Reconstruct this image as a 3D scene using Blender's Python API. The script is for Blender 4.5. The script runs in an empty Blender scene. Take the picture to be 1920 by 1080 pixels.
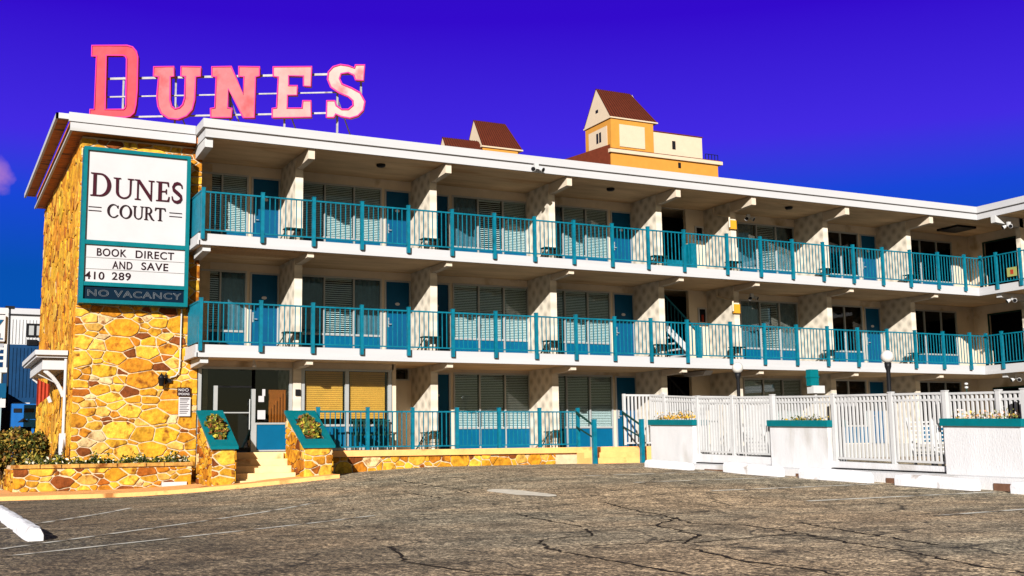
import bpy, math, random
from mathutils import Vector, Matrix
random.seed(7)
S=bpy.context.scene; COL=S.collection
D=bpy.data
# ------------------------------------------------------------------ materials
ALB=.58
def mat(name, col, rough=.6, var=.0, scale=4., bump=0., bscale=30., metal=0., dark=None, dmask=.55, spec=.12, coat=0, stretch=(1,1,1), vcol=False, emit=None, grain=0, gscale=300):
    col=tuple(c*ALB for c in col); dark=tuple(c*ALB for c in dark) if dark else None
    m=D.materials.new(name); m.use_nodes=True; nt=m.node_tree; N=nt.nodes; L=nt.links
    b=N['Principled BSDF']; b.inputs['Roughness'].default_value=rough; b.inputs['Metallic'].default_value=metal
    b.inputs['Specular IOR Level'].default_value=spec
    if coat: b.inputs['Coat Weight'].default_value=coat
    tc=N.new('ShaderNodeTexCoord'); mp=N.new('ShaderNodeMapping'); L.new(tc.outputs['Object'],mp.inputs[0]); mp.inputs['Scale'].default_value=stretch
    if vcol:
        a=N.new('ShaderNodeAttribute'); a.attribute_name='col'; x=N.new('ShaderNodeVectorMath'); x.operation='SCALE'; x.inputs['Scale'].default_value=ALB; L.new(a.outputs['Color'],x.inputs[0]); cur=x.outputs[0]
    else:
        r=N.new('ShaderNodeRGB'); r.outputs[0].default_value=(*col,1); cur=r.outputs[0]
    def mul(cur,lo,hi,sc,det=6,r0=.3,r1=.7):
        n=N.new('ShaderNodeTexNoise'); n.inputs['Scale'].default_value=sc; n.inputs['Detail'].default_value=det; n.inputs['Roughness'].default_value=.65
        L.new(mp.outputs[0],n.inputs['Vector'])
        mr=N.new('ShaderNodeMapRange'); mr.inputs[1].default_value=r0; mr.inputs[2].default_value=r1; mr.inputs[3].default_value=lo; mr.inputs[4].default_value=hi
        L.new(n.outputs['Fac'],mr.inputs[0])
        x=N.new('ShaderNodeVectorMath'); x.operation='SCALE'; L.new(cur,x.inputs[0]); L.new(mr.outputs[0],x.inputs['Scale']); return x.outputs[0]
    if var: cur=mul(cur,1-var,1+var*.6,scale)
    if grain: cur=mul(cur,1-grain,1+grain,gscale,2,.35,.65)
    if dark:
        n=N.new('ShaderNodeTexNoise'); n.inputs['Scale'].default_value=scale*.6; n.inputs['Detail'].default_value=8; L.new(mp.outputs[0],n.inputs['Vector'])
        mr=N.new('ShaderNodeMapRange'); mr.inputs[1].default_value=dmask; mr.inputs[2].default_value=dmask+.12; L.new(n.outputs['Fac'],mr.inputs[0])
        mx=N.new('ShaderNodeMix'); mx.data_type='RGBA'; L.new(mr.outputs[0],mx.inputs['Factor']); L.new(cur,mx.inputs['A']); mx.inputs['B'].default_value=(*dark,1); cur=mx.outputs['Result']
    L.new(cur,b.inputs['Base Color'])
    if bump:
        n=N.new('ShaderNodeTexNoise'); n.inputs['Scale'].default_value=bscale; n.inputs['Detail'].default_value=5; L.new(mp.outputs[0],n.inputs['Vector'])
        bp=N.new('ShaderNodeBump'); bp.inputs['Strength'].default_value=bump; bp.inputs['Distance'].default_value=.02; L.new(n.outputs['Fac'],bp.inputs['Height']); L.new(bp.outputs[0],b.inputs['Normal'])
    if emit: b.inputs['Emission Color'].default_value=(*emit,1); b.inputs['Emission Strength'].default_value=1
    return m
M={}
M['white']=mat('white_paint',(0.64, 0.635, 0.63),.55,.07,3,.15,25,dark=(.55,.54,.52),dmask=.62)
M['whiteb']=mat('white_stucco',(.80,.79,.80),.8,.10,2,.4,50,dark=(.60,.57,.54),dmask=.56,stretch=(1,1,.35))
M['fascia']=mat('fascia_paint',(0.6, 0.595, 0.605),.55,.05,1.5,.05,20,dark=(.52,.51,.50),dmask=.64,stretch=(.3,1,3))
M['soffit']=mat('soffit_paint',(0.95, 0.66, 0.38),.8,.25,1.2,.2,8,dark=(.70,.42,.20),dmask=.58,stretch=(.5,2,1))
M['eave']=mat('stained_eave',(0.78, 0.23, 0.03),.7,.4,5,.3,20,dark=(.09,.035,.015),dmask=.55,stretch=(.5,3,1))
M['wall']=mat('cream_wall',(0.84, 0.7, 0.52),.8,.12,1.5,.2,40,dark=(.45,.34,.2),dmask=.6)
M['teal']=mat('teal_paint',(0,.175,.26),.4,.30,5,.1,30,spec=.25,dark=(.0,.07,.10),dmask=.64)
M['tealp']=mat('teal_trim_paint',(0, 0.17, 0.2),.45,.15,6,.1,30)
M['bluedoor']=mat('blue_door_paint',(0, 0.085, 0.2),.45,.12,3,.05,20)
M['bluepanel']=mat('blue_panel',(0, 0.115, 0.24),.45,.12,2)
M['bluedark']=mat('dark_blue_siding',(.003,.045,.13),.6,.2,5)
M['frame']=mat('aluminium_frame',(.55,.56,.55),.35,.05,5,metal=.3)
M['blind']=mat('blind_slats',(1.35, 1.32, 1.24),.6,.04,3)
M['blindy']=mat('cream_blind_slats',(1.7, 0.72, 0.11),.6,.1,3)
M['curtain']=mat('blue_curtain',(0.22, 0.38, 0.46),.9,.2,8)
M['dark']=mat('interior_shade',(.012,.013,.016),.9)  # near-black colour paints the shade of unlit interiors
M['black']=mat('black_metal',(.012,.012,.014),.45)
M['gmetal']=mat('dark_green_metal',(.01,.05,.04),.5)
M['mortar']=mat('mortar',(0.8, 0.6, 0.38),.9,.2,6,.5,60)
M['stone']=mat('field_stone',(1,1,1),.75,.5,7,1.0,12,vcol=True,dark=(.22,.06,.006),dmask=.56)
M['curb']=mat('ochre_concrete',(1.2, 0.58, 0.2),.8,.15,3,.3,40,dark=(.45,.18,.05),dmask=.6,grain=.08,gscale=60)
M['conc']=mat('step_concrete',(1.1, 0.74, 0.36),.8,.15,3,.2,40,dark=(.6,.33,.13),dmask=.6)
M['pooldeck']=mat('pool_deck_concrete',(0.4, 0.38, 0.34),.8,.1,2)
M['roof']=mat('red_metal_roof',(0.14, 0.03, 0.014),.5,.2,2)
M['towwall']=mat('tower_cream_wall',(0.72, 0.58, 0.42),.8,.05,1)
M['towor']=mat('tower_orange_wall',(0.66, 0.3, 0.05),.8,.08,1)
M['stripe']=mat('worn_stripe_paint',(0.95, 0.9, 0.78),.8,.35,4,dark=(.22,.17,.12),dmask=.5)
M['crack']=mat('crack_tar',(0.03, 0.02, 0.012),.9,.3,20)
M['patch']=mat('pale_patch',(.95,.85,.70),.9,.3,6)
M['stop']=mat('painted_concrete_stop',(0.95, 0.94, 0.97),.75,.1,5,.5,20,dark=(.5,.45,.42),dmask=.6)
M['leaf']=mat('leaf',(1,1,1),.55,.2,30,vcol=True)
M['soil']=mat('soil',(.06,.035,.02),.95,.3,20,.5,30)
M['globe']=mat('globe_glass',(.78,.74,.68),.25,.05,5,spec=.6)
M['red']=mat('red_cloth',(.45,.05,.02),.8,.2,8)
M['orange']=mat('orange_reflection',(.7,.16,.02),.8,.2,8)
M['yellow']=mat('yellow_plastic',(.85,.38,.03),.4)
M['letred']=mat('letter_coral',(0.62, 0.085, 0.105),.95,.2,2.5,dark=(.58,.05,.07),dmask=.6)
M['letpink']=mat('letter_faded_coral',(0.64, 0.17, 0.185),.95,.2,2.5,dark=(.64,.09,.10),dmask=.58)
M['lete']=mat('letter_pale_coral',(0.68, 0.32, 0.3),.95,.2,2.5,dark=(.66,.15,.17),dmask=.6)
M['letpeach']=mat('letter_peach',(0.7, 0.44, 0.4),.95,.15,2.5,dark=(.68,.20,.20),dmask=.56)
M['rim']=mat('magenta_rim',(0.75, 0.05, 0.3),.95)
M['ink']=mat('sign_ink',(.02,.004,.008),.6)
M['maroon']=mat('maroon_ink',(0.05, 0.003, 0.012),.6)
M['signw']=mat('sign_acrylic',(0.64, 0.62, 0.63),.3,.05,1.5)
M['neonbg']=mat('neon_panel',(0, 0.012, 0.03),.4)
M['tube']=mat('neon_tube',(0.16, 0.18, 0.2),.3)
M['floor']=mat('bounce_cut_floor',(.10,.09,.08),.9,.2,3)  # dark tone keeps unseen balcony floors from bouncing light onto walls and soffits
M['dirt']=mat('red_dirt',(0.2, 0.1, 0.06),.9,.3,8)
M['beam']=mat('beam_paint',(0.76, 0.64, 0.5),.7,.1,3)
M['framegrey']=mat('weathered_white_steel',(.46,.45,.45),.6,.25,6,dark=(.2,.15,.12),dmask=.6)
M['roofseam']=mat('roof_seam',(.05,.012,.008),.6)
M['bluebox']=mat('blue_cabinet_paint',(.01,.13,.45),.4,.15,5)
M['asph']=None
# diamond block divider
def divmat():
    m=mat('diamond_block',(.88,.78,.63),.85,.12,2,.3,50); nt=m.node_tree;N=nt.nodes;L=nt.links;b=N['Principled BSDF']
    src=b.inputs['Base Color'].links[0].from_socket
    tc=N.new('ShaderNodeTexCoord'); sp=N.new('ShaderNodeSeparateXYZ'); L.new(tc.outputs['Object'],sp.inputs[0])
    def tri(sgn):
        a=N.new('ShaderNodeMath'); a.operation='ADD' if sgn>0 else 'SUBTRACT'; L.new(sp.outputs[1],a.inputs[0]); L.new(sp.outputs[2],a.inputs[1])
        p=N.new('ShaderNodeMath'); p.operation='PINGPONG'; p.inputs[1].default_value=.25; L.new(a.outputs[0],p.inputs[0]); return p
    p1,p2=tri(1),tri(-1); mn=N.new('ShaderNodeMath'); mn.operation='MULTIPLY'; L.new(p1.outputs[0],mn.inputs[0]); L.new(p2.outputs[0],mn.inputs[1])
    mr=N.new('ShaderNodeMapRange'); mr.inputs[1].default_value=0; mr.inputs[2].default_value=.05; mr.inputs[3].default_value=1.0; mr.inputs[4].default_value=.60; L.new(mn.outputs[0],mr.inputs[0])
    x=N.new('ShaderNodeVectorMath'); x.operation='SCALE'; L.new(src,x.inputs[0]); L.new(mr.outputs[0],x.inputs['Scale']); L.new(x.outputs[0],b.inputs['Base Color'])
    bp=[n for n in N if n.type=='BUMP'][0]; L.new(mn.outputs[0],bp.inputs['Height']); bp.inputs['Strength'].default_value=.7; bp.inputs['Distance'].default_value=.25
    return m
M['div']=divmat()
def glassmat():
    m=D.materials.new('window_glass'); m.use_nodes=True; nt=m.node_tree; N=nt.nodes; L=nt.links; N.remove(N['Principled BSDF'])
    o=N['Material Output']; t=N.new('ShaderNodeBsdfTransparent'); t.inputs[0].default_value=(.78,.85,.86,1)
    g=N.new('ShaderNodeBsdfGlossy'); g.inputs['Roughness'].default_value=.02
    f=N.new('ShaderNodeFresnel'); f.inputs[0].default_value=1.5; mx=N.new('ShaderNodeMixShader'); L.new(f.outputs[0],mx.inputs[0]); L.new(t.outputs[0],mx.inputs[1]); L.new(g.outputs[0],mx.inputs[2]); L.new(mx.outputs[0],o.inputs[0]); return m
M['glass']=glassmat()
def asphalt():
    m=D.materials.new('old_asphalt'); m.use_nodes=True; nt=m.node_tree; N=nt.nodes; L=nt.links; b=N['Principled BSDF']; b.inputs['Roughness'].default_value=.9; b.inputs['Specular IOR Level'].default_value=.2
    tc=N.new('ShaderNodeTexCoord'); P=tc.outputs['Object']
    def noise(sc,det=6,rough=.6,vec=P):
        n=N.new('ShaderNodeTexNoise'); n.inputs['Scale'].default_value=sc; n.inputs['Detail'].default_value=det; n.inputs['Roughness'].default_value=rough; L.new(vec,n.inputs['Vector']); return n.outputs['Fac']
    def rng(x,a,b_,c,d):
        r=N.new('ShaderNodeMapRange'); L.new(x,r.inputs[0]); r.inputs[1].default_value=a; r.inputs[2].default_value=b_; r.inputs[3].default_value=c; r.inputs[4].default_value=d; return r.outputs[0]
    def scale(c,f):
        v=N.new('ShaderNodeVectorMath'); v.operation='SCALE'; L.new(c,v.inputs[0]); L.new(f,v.inputs['Scale']); return v.outputs[0]
    mx=N.new('ShaderNodeMix'); mx.data_type='RGBA'; L.new(rng(noise(.22,4),.40,.62,0,1),mx.inputs['Factor']); mx.inputs['A'].default_value=(*ASPH_A,1); mx.inputs['B'].default_value=(*ASPH_B,1)
    c=mx.outputs['Result']
    # darker surface towards the left stalls and along the stops
    sp=N.new('ShaderNodeSeparateXYZ'); L.new(P,sp.inputs[0])
    wob=noise(.5,3); ad=N.new('ShaderNodeMath'); ad.operation='MULTIPLY_ADD'; L.new(wob,ad.inputs[0]); ad.inputs[1].default_value=4.; L.new(sp.outputs[0],ad.inputs[2])
    c=scale(c,rng(ad.outputs[0],4.2,8.5,.50,1.0))
    c=scale(c,rng(noise(1.3,5),.34,.66,.58,1.35))
    mp=N.new('ShaderNodeMapping'); L.new(P,mp.inputs[0]); mp.inputs['Scale'].default_value=(.5,1.2,1); mp.inputs['Rotation'].default_value=(0,0,.25)
    c=scale(c,rng(noise(2.2,5,.6,mp.outputs[0]),.35,.65,.80,1.15))
    g=noise(30,3,.85); c=scale(c,rng(g,.42,.58,.12,2.05))
    m2=N.new('ShaderNodeMapping'); L.new(P,m2.inputs[0]); m2.inputs['Scale'].default_value=(15,4.5,1); m2.inputs['Rotation'].default_value=(0,0,.2)
    c=scale(c,rng(noise(1.,3,.75,m2.outputs[0]),.38,.62,.52,1.5))
    v=N.new('ShaderNodeTexVoronoi'); v.inputs['Scale'].default_value=38; L.new(P,v.inputs['Vector']); c=scale(c,rng(v.outputs['Distance'],.1,.6,1.25,.8))
    vs=N.new('ShaderNodeTexVoronoi'); vs.inputs['Scale'].default_value=26; L.new(P,vs.inputs['Vector']); sx=N.new('ShaderNodeSeparateColor'); L.new(vs.outputs['Color'],sx.inputs[0]); c=scale(c,rng(sx.outputs[0],0,1,.45,1.6))
    c=scale(c,rng(noise(.9,6,.7),.60,.68,1,.62)); c=scale(c,rng(noise(.7,7,.75),.30,.37,1.5,1))
    # fine cracks
    dn=N.new('ShaderNodeTexNoise'); dn.inputs['Scale'].default_value=1.2; dn.inputs['Detail'].default_value=6; L.new(P,dn.inputs['Vector'])
    va=N.new('ShaderNodeVectorMath'); va.operation='MULTIPLY_ADD'; L.new(dn.outputs['Color'],va.inputs[0]); va.inputs[1].default_value=(.9,.9,0); L.new(P,va.inputs[2])
    ve=N.new('ShaderNodeTexVoronoi'); ve.feature='DISTANCE_TO_EDGE'; ve.inputs['Scale'].default_value=.75; L.new(va.outputs[0],ve.inputs['Vector'])
    e=rng(ve.outputs['Distance'],.0,.020,.14,1.0); k=rng(noise(.45,3),.40,.46,0,1)
    ms=N.new('ShaderNodeMix'); ms.data_type='FLOAT'; L.new(k,ms.inputs['Factor']); ms.inputs['A'].default_value=1; L.new(e,ms.inputs['B'])
    c=scale(c,ms.outputs['Result'])
    L.new(c,b.inputs['Base Color'])
    bp=N.new('ShaderNodeBump'); bp.inputs['Strength'].default_value=.6; bp.inputs['Distance'].default_value=.01; L.new(g,bp.inputs['Height']); L.new(bp.outputs[0],b.inputs['Normal'])
    return m
ASPH_A=(.30,.215,.13); ASPH_B=(.225,.185,.125)
M['asph']=asphalt()
# ------------------------------------------------------------------ helpers
class MB:
    def __init__(s): s.v=[];s.f=[];s.c=[];s.sm=[]
    def add(s,vs,fs,c=None,sm=False):
        o=len(s.v); s.v+=[tuple(v) for v in vs]
        for f in fs: s.f.append(tuple(o+i for i in f)); s.c.append(c); s.sm.append(sm)
        return s
    def box(s,x0,x1,y0,y1,z0,z1,c=None):
        return s.hexa([(x0,y0,z0),(x1,y0,z0),(x1,y1,z0),(x0,y1,z0),(x0,y0,z1),(x1,y0,z1),(x1,y1,z1),(x0,y1,z1)],c)
    def hexa(s,v,c=None): return s.add(v,[(3,2,1,0),(4,5,6,7),(0,1,5,4),(1,2,6,5),(2,3,7,6),(3,0,4,7)],c)
    def quad(s,a,b,c_,d,c=None): return s.add([a,b,c_,d],[(0,1,2,3)],c)
    def tube(s,p,q,r,r2=None,n=8,c=None,cap=True):
        p,q=Vector(p),Vector(q); r2=r if r2 is None else r2; d=(q-p).normalized(); a=d.orthogonal().normalized(); b=d.cross(a)
        vs=[];
        for (o,rr) in ((p,r),(q,r2)):
            for i in range(n): t=2*math.pi*i/n; vs.append(o+rr*(math.cos(t)*a+math.sin(t)*b))
        s.add(vs,[(i,(i+1)%n,n+(i+1)%n,n+i) for i in range(n)],c,True)
        if cap: s.add(vs,[tuple(range(n))[::-1],tuple(range(n,2*n))],c)
        return s
    def bar(s,p,q,w,h,c=None):
        p,q=Vector(p),Vector(q); d=(q-p).normalized(); up=Vector((0,0,1)) if abs(d.z)<.95 else Vector((0,1,0)); a=d.cross(up).normalized()*w/2; b=a.cross(d).normalized()*h/2
        return s.hexa([p-a-b,p+a-b,q+a-b,q-a-b,p-a+b,p+a+b,q+a+b,q-a+b],c)
    def lathe(s,o,prof,n=20,c=None):
        o=Vector(o); vs=[]
        for r,z in prof:
            for i in range(n): t=2*math.pi*i/n; vs.append(o+Vector((r*math.cos(t),r*math.sin(t),z)))
        fs=[(k*n+i,k*n+(i+1)%n,(k+1)*n+(i+1)%n,(k+1)*n+i) for k in range(len(prof)-1) for i in range(n)]
        return s.add(vs,fs,c,True)
    def prism(s,pts,ax,a0,a1,c=None):
        # pts 2D polygon, extruded along axis ax ('x','y','z')
        def V(p,a): return {'x':(a,p[0],p[1]),'y':(p[0],a,p[1]),'z':(p[0],p[1],a)}[ax]
        n=len(pts); vs=[V(p,a0) for p in pts]+[V(p,a1) for p in pts]
        return s.add(vs,[tuple(range(n))[::-1],tuple(range(n,2*n))]+[(i,(i+1)%n,n+(i+1)%n,n+i) for i in range(n)],c)
    def build(s,name,m,parent=None,bevel=0,col=False):
        me=D.meshes.new(name); me.from_pydata(s.v,[],s.f); me.materials.append(M[m] if isinstance(m,str) else m)
        me.polygons.foreach_set('use_smooth',s.sm)
        if any(c is not None for c in s.c):
            a=me.color_attributes.new('col','FLOAT_COLOR','CORNER'); k=0; buf=[]
            for p,c in zip(s.f,s.c):
                c=c or (.5,.5,.5); buf+=[c[0],c[1],c[2],1]*len(p)
            a.data.foreach_set('color',buf)
        me.update(); import bmesh; bm=bmesh.new(); bm.from_mesh(me); bmesh.ops.recalc_face_normals(bm,faces=bm.faces); bm.to_mesh(me); bm.free()
        o=D.objects.new(name,me); COL.objects.link(o)
        if parent is not None: o.parent=parent; o.matrix_parent_inverse=Matrix.Translation(-Vector(parent_world(parent)))
        if bevel:
            b=o.modifiers.new('bevel','BEVEL'); b.width=bevel; b.segments=2; b.limit_method='ANGLE'
        return o
def parent_world(p):
    return Vector(p.location) if p.type=='EMPTY' else Vector((0,0,0))
def tag(o,label=None,cat=None,group=None,kind=None):
    if label: o['label']=label
    if cat: o['category']=cat
    if group: o['group']=group
    if kind: o['kind']=kind
    return o
def thing(name,label,cat,loc=(0,0,0),group=None):
    o=D.objects.new(name,None); COL.objects.link(o); o.location=loc; o.empty_display_size=.2; return tag(o,label,cat,group)
def struct(o): o['kind']='structure'; return o
def copy_tree(o,dx,parent=None):
    c=o.copy(); COL.objects.link(c)
    if parent is None: c.location=Vector(o.location)+Vector(dx)
    else: c.parent=parent
    for ch in [k for k in D.objects if k.parent==o]: copy_tree(ch,dx,c)
    return c
def curve_obj(name,loops,depth,m,parent,fn,bevel=0,res=1,spline='POLY',cyclic=True,rimr=0):
    cu=D.curves.new(name,'CURVE'); cu.dimensions='2D' if not rimr else '3D'; cu.fill_mode='BOTH' if not rimr else 'FULL'
    if rimr: cu.bevel_depth=rimr; cu.bevel_resolution=1
    else: cu.extrude=depth/2
    for lp in loops:
        sp=cu.splines.new('POLY'); sp.points.add(len(lp)-1)
        for i,(a,b) in enumerate(lp): sp.points[i].co=(a,b,0,1)
        sp.use_cyclic_u=cyclic
    o=D.objects.new(name+'_tmp',cu); COL.objects.link(o); dg=bpy.context.evaluated_depsgraph_get(); me=D.meshes.new_from_object(o.evaluated_get(dg)); D.objects.remove(o)
    for v in me.vertices: v.co=fn(v.co.x,v.co.y,v.co.z)
    me.name=name; me.materials.clear(); me.materials.append(M[m]); ob=D.objects.new(name,me); COL.objects.link(ob)
    if parent is not None: ob.parent=parent; ob.matrix_parent_inverse=Matrix.Translation(-Vector(parent_world(parent)))
    return ob
def text_obj(name,txt,x,z,h,y,m,parent,width=None,depth=.01,bold=.0,tube=0,fn=None):
    cu=D.curves.new(name,'FONT'); cu.body=txt; cu.size=1; 
    if tube: cu.fill_mode='NONE'; cu.bevel_depth=tube
    else: cu.extrude=depth; cu.offset=bold
    cu.space_character=1.1
    o=D.objects.new(name+'_tmp',cu); COL.objects.link(o); dg=bpy.context.evaluated_depsgraph_get(); me=D.meshes.new_from_object(o.evaluated_get(dg)); D.objects.remove(o)
    xs=[v.co.x for v in me.vertices]; ys=[v.co.y for v in me.vertices]; x0,x1,y0,y1=min(xs),max(xs),min(ys),max(ys); s=h/(y1-y0); sx=(width/(x1-x0)) if width else s
    for v in me.vertices:
        a=(v.co.x-x0)*sx; b=(v.co.y-y0)*s; d=v.co.z*(1 if not tube else s)
        v.co=fn(a,b,d) if fn else (x+a,y-d,z+b)
    me.name=name; me.materials.clear(); me.materials.append(M[m]); ob=D.objects.new(name,me); COL.objects.link(ob)
    if parent is not None: ob.parent=parent; ob.matrix_parent_inverse=Matrix.Translation(-Vector(parent_world(parent)))
    return ob
def G(X,Y):
    t=min(max((X-3.5)/9.5,0),1); s=t*t*(3-2*t); yy=min(max(Y-12,0),15.3)
    return s*(.034*(yy-1) if yy>2 else .034*yy*yy/4)
# stones: courses of irregular slabs on a plane o + a*u + b*v, outward normal n
STC=[(.84,.42,.025),(.80,.36,.02),(.72,.30,.018),(.92,.50,.05),(.60,.21,.012),(.44,.12,.01),(.88,.48,.09),(.88,.60,.28),(.84,.42,.03),(.76,.33,.018),(.92,.52,.05),(.66,.25,.015),(.24,.06,.01),(.80,.40,.03)]
def clip(P,nx,ny,c):
    out=[]; n=len(P)
    for i in range(n):
        p,q=P[i],P[(i+1)%n]; dp=p[0]*nx+p[1]*ny-c; dq=q[0]*nx+q[1]*ny-c
        if dp<=0: out.append(p)
        if (dp<0)!=(dq<0) and dp!=dq: t=dp/(dp-dq); out.append((p[0]+(q[0]-p[0])*t,p[1]+(q[1]-p[1])*t))
    return out
def stones(mb,o,u,v,W,H,n,seed,hole=None,size=.30,asp=1.75,top=None,proud=.03,joint=.012,extra=()):
    """irregular rubble: cells of scattered seeds (wider than tall), inset for the joints, corners cut, faces proud of the mortar"""
    R=random.Random(seed); o,u,v,n=Vector(o),Vector(u),Vector(v),Vector(n); HS=H*asp
    S_=list(extra); S_=[(x,y*asp,.55) for x,y in S_]; fails=0
    while fails<260:
        r=size*R.choice((.55,.75,.9,1.1,1.3,1.6,1.8)); x,y=R.uniform(0,W),R.uniform(0,HS)
        if all((x-a)**2+(y-b)**2>(.5*(r+s))**2 for a,b,s in S_): S_.append((x,y,r)); fails=0
        else: fails+=1
    for i,(x,y,r) in enumerate(S_):
        P=[(0,0),(W,0),(W,HS),(0,HS)]
        near=sorted((((a-x)**2+(b-y)**2,a,b,s) for j,(a,b,s) in enumerate(S_) if j!=i and abs(a-x)<1.6 and abs(b-y)<1.6))[:18]
        for d2,a,b,s in near:
            d=math.sqrt(d2); nx,ny=(a-x)/d,(b-y)/d; k=(d2+r*r*.5-s*s*.5)/(2*d); P=clip(P,nx,ny,x*nx+y*ny+k)
            if len(P)<3: break
        if len(P)<3: continue
        P=[(px,py/asp) for px,py in P]
        # inset
        m=len(P); cx=sum(p[0] for p in P)/m; cy=sum(p[1] for p in P)/m
        Q=P
        for q0,q1 in [(P[k],P[(k+1)%m]) for k in range(m)]:
            ex,ey=q1[0]-q0[0],q1[1]-q0[1]; l=math.hypot(ex,ey)
            if l<1e-5: continue
            nx,ny=ey/l,-ex/l
            if (cx-q0[0])*nx+(cy-q0[1])*ny>0: nx,ny=-nx,-ny
            Q=clip(Q,nx,ny,q0[0]*nx+q0[1]*ny-joint*R.uniform(.6,1.5))
            if len(Q)<3: break
        if len(Q)<3: continue
        # cut corners and roughen the outline
        T=[]
        for k in range(len(Q)):
            p,q=Vector(Q[k]),Vector(Q[(k+1)%len(Q)]); l=(q-p).length
            if l<.01: continue
            c_=min(.28,.016/l+.03); T.append(p.lerp(q,c_))
            if l>.16: mpt=p.lerp(q,.5); nn=Vector((-(q-p).y,(q-p).x))/l; T.append(mpt+nn*R.uniform(-.002,.012)*(1 if (Vector((cx,cy))-mpt).dot(nn)>0 else -1))
            T.append(p.lerp(q,1-c_))
        if len(T)<3: continue
        area=abs(sum(T[k].x*T[(k+1)%len(T)].y-T[(k+1)%len(T)].x*T[k].y for k in range(len(T))))/2
        if area<.003: continue
        cx=sum(t.x for t in T)/len(T); cy=sum(t.y for t in T)/len(T)
        if top and cy>top(cx): continue
        if top: T=[Vector((t.x,min(t.y,top(t.x)-.005))) for t in T]
        if hole and hole(cx,cy): continue
        m=len(T); d=proud*R.uniform(.7,1.5); base=R.choice(STC); q=R.uniform(.78,1.1); c=tuple(min(1,k*q) for k in base)
        if area>.12: c=tuple(min(1,k*R.uniform(.9,1.1)) for k in R.choice(STC[:4]))
        tilt=R.uniform(-.3,.3); tl2=R.uniform(-.3,.3)
        outer=[o+u*t.x+v*t.y for t in T]
        def inn(t,f,dd):
            w=Vector((t.x-cx,t.y-cy)); L_=max(w.length,.03); s_=max(.3,1-f/L_); return o+u*(cx+w.x*s_)+v*(cy+w.y*s_)+n*(dd*(1+tilt*w.x/.3+tl2*w.y/.3)+R.uniform(-.002,.002))
        i1=[inn(t,.004,d*.9) for t in T]; i2=[inn(t,.03,d*1.02) for t in T]; ce=o+u*cx+v*cy+n*d*R.uniform(.95,1.1)
        mb.add(outer+i1+i2+[ce],[(k,(k+1)%m,m+(k+1)%m,m+k) for k in range(m)]+[(m+k,m+(k+1)%m,2*m+(k+1)%m,2*m+k) for k in range(m)]+[(2*m+k,2*m+(k+1)%m,3*m) for k in range(m)],c)
# foliage clump
def leaves(mb,n,fn,size,cols,R):
    for i in range(n):
        p=Vector(fn(R)); s=size*R.uniform(.6,1.4); a=Vector((R.gauss(0,1),R.gauss(0,1),R.gauss(0,1))).normalized(); b=a.orthogonal().normalized(); t=R.uniform(0,6.28); b=(b*math.cos(t)+a.cross(b)*math.sin(t)); c=a.cross(b)
        k=R.choice(cols); q=R.uniform(.7,1.25)
        mb.add([p-b*s*.5,p+c*s*.28,p+b*s*.55,p-c*s*.28],[(0,1,2,3)],tuple(min(1,x*q) for x in k))
# ------------------------------------------------------------------ camera
cd=D.cameras.new('camera'); cam=D.objects.new('camera',cd); COL.objects.link(cam); S.camera=cam
yaw,pitch,roll=math.radians(27.08992),math.radians(8.03547),-.0154082
fw=Vector((math.sin(yaw)*math.cos(pitch),math.cos(yaw)*math.cos(pitch),math.sin(pitch))); r0=Vector((math.cos(yaw),-math.sin(yaw),0)); u0=r0.cross(fw)
rr=math.cos(roll)*r0+math.sin(roll)*u0; uu=-math.sin(roll)*r0+math.cos(roll)*u0
cam.matrix_world=Matrix(((rr.x,uu.x,-fw.x,0),(rr.y,uu.y,-fw.y,0),(rr.z,uu.z,-fw.z,.9),(0,0,0,1)))
cd.sensor_width=36; cd.lens=36*2155.09/1920; cd.clip_end=3000; cd.clip_start=.1
# ------------------------------------------------------------------ light
sunv=Vector((.72,1,-.44)).normalized()
sl=D.lights.new('sun','SUN'); sl.energy=5.0; sl.angle=math.radians(.5); sl.color=(1,.965,.92); so=D.objects.new('sun',sl); COL.objects.link(so); so.rotation_euler=sunv.to_track_quat('-Z','Y').to_euler(); so.location=(-20,-30,20)
w=D.worlds.new("World"); S.world=w; w.use_nodes=True; nt=w.node_tree; N=nt.nodes; L=nt.links; N.clear()
out=N.new('ShaderNodeOutputWorld'); bg=N.new('ShaderNodeBackground'); L.new(bg.outputs[0],out.inputs[0]); bg.inputs[1].default_value=.06
sk=N.new('ShaderNodeTexSky'); sk.sky_type='NISHITA'; sk.sun_disc=False; sk.sun_elevation=math.radians(19.3); sk.sun_rotation=math.atan2(-sunv.x,-sunv.y); sk.air_density=1.; sk.dust_density=.6
tc=N.new('ShaderNodeTexCoord'); sp=N.new('ShaderNodeSeparateXYZ'); L.new(tc.outputs['Generated'],sp.inputs[0])
rp=N.new('ShaderNodeValToRGB'); L.new(sp.outputs[2],rp.inputs[0]); cr=rp.color_ramp
K=1.1/.06/2.14
stops=[(0,(.002,.10,.42)),(.15,(.002,.075,.41)),(.21,(.009,.056,.62)),(.26,(.050,.022,.70)),(.36,(.030,.003,.55)),(.5,(.022,.005,.45))]
while len(cr.elements)<len(stops): cr.elements.new(.5)
for e,(p,c) in zip(cr.elements,stops): e.position=p; e.color=(*c,1)
sc=N.new('ShaderNodeVectorMath'); sc.operation='SCALE'; sc.inputs['Scale'].default_value=K; L.new(rp.outputs[0],sc.inputs[0])
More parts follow.
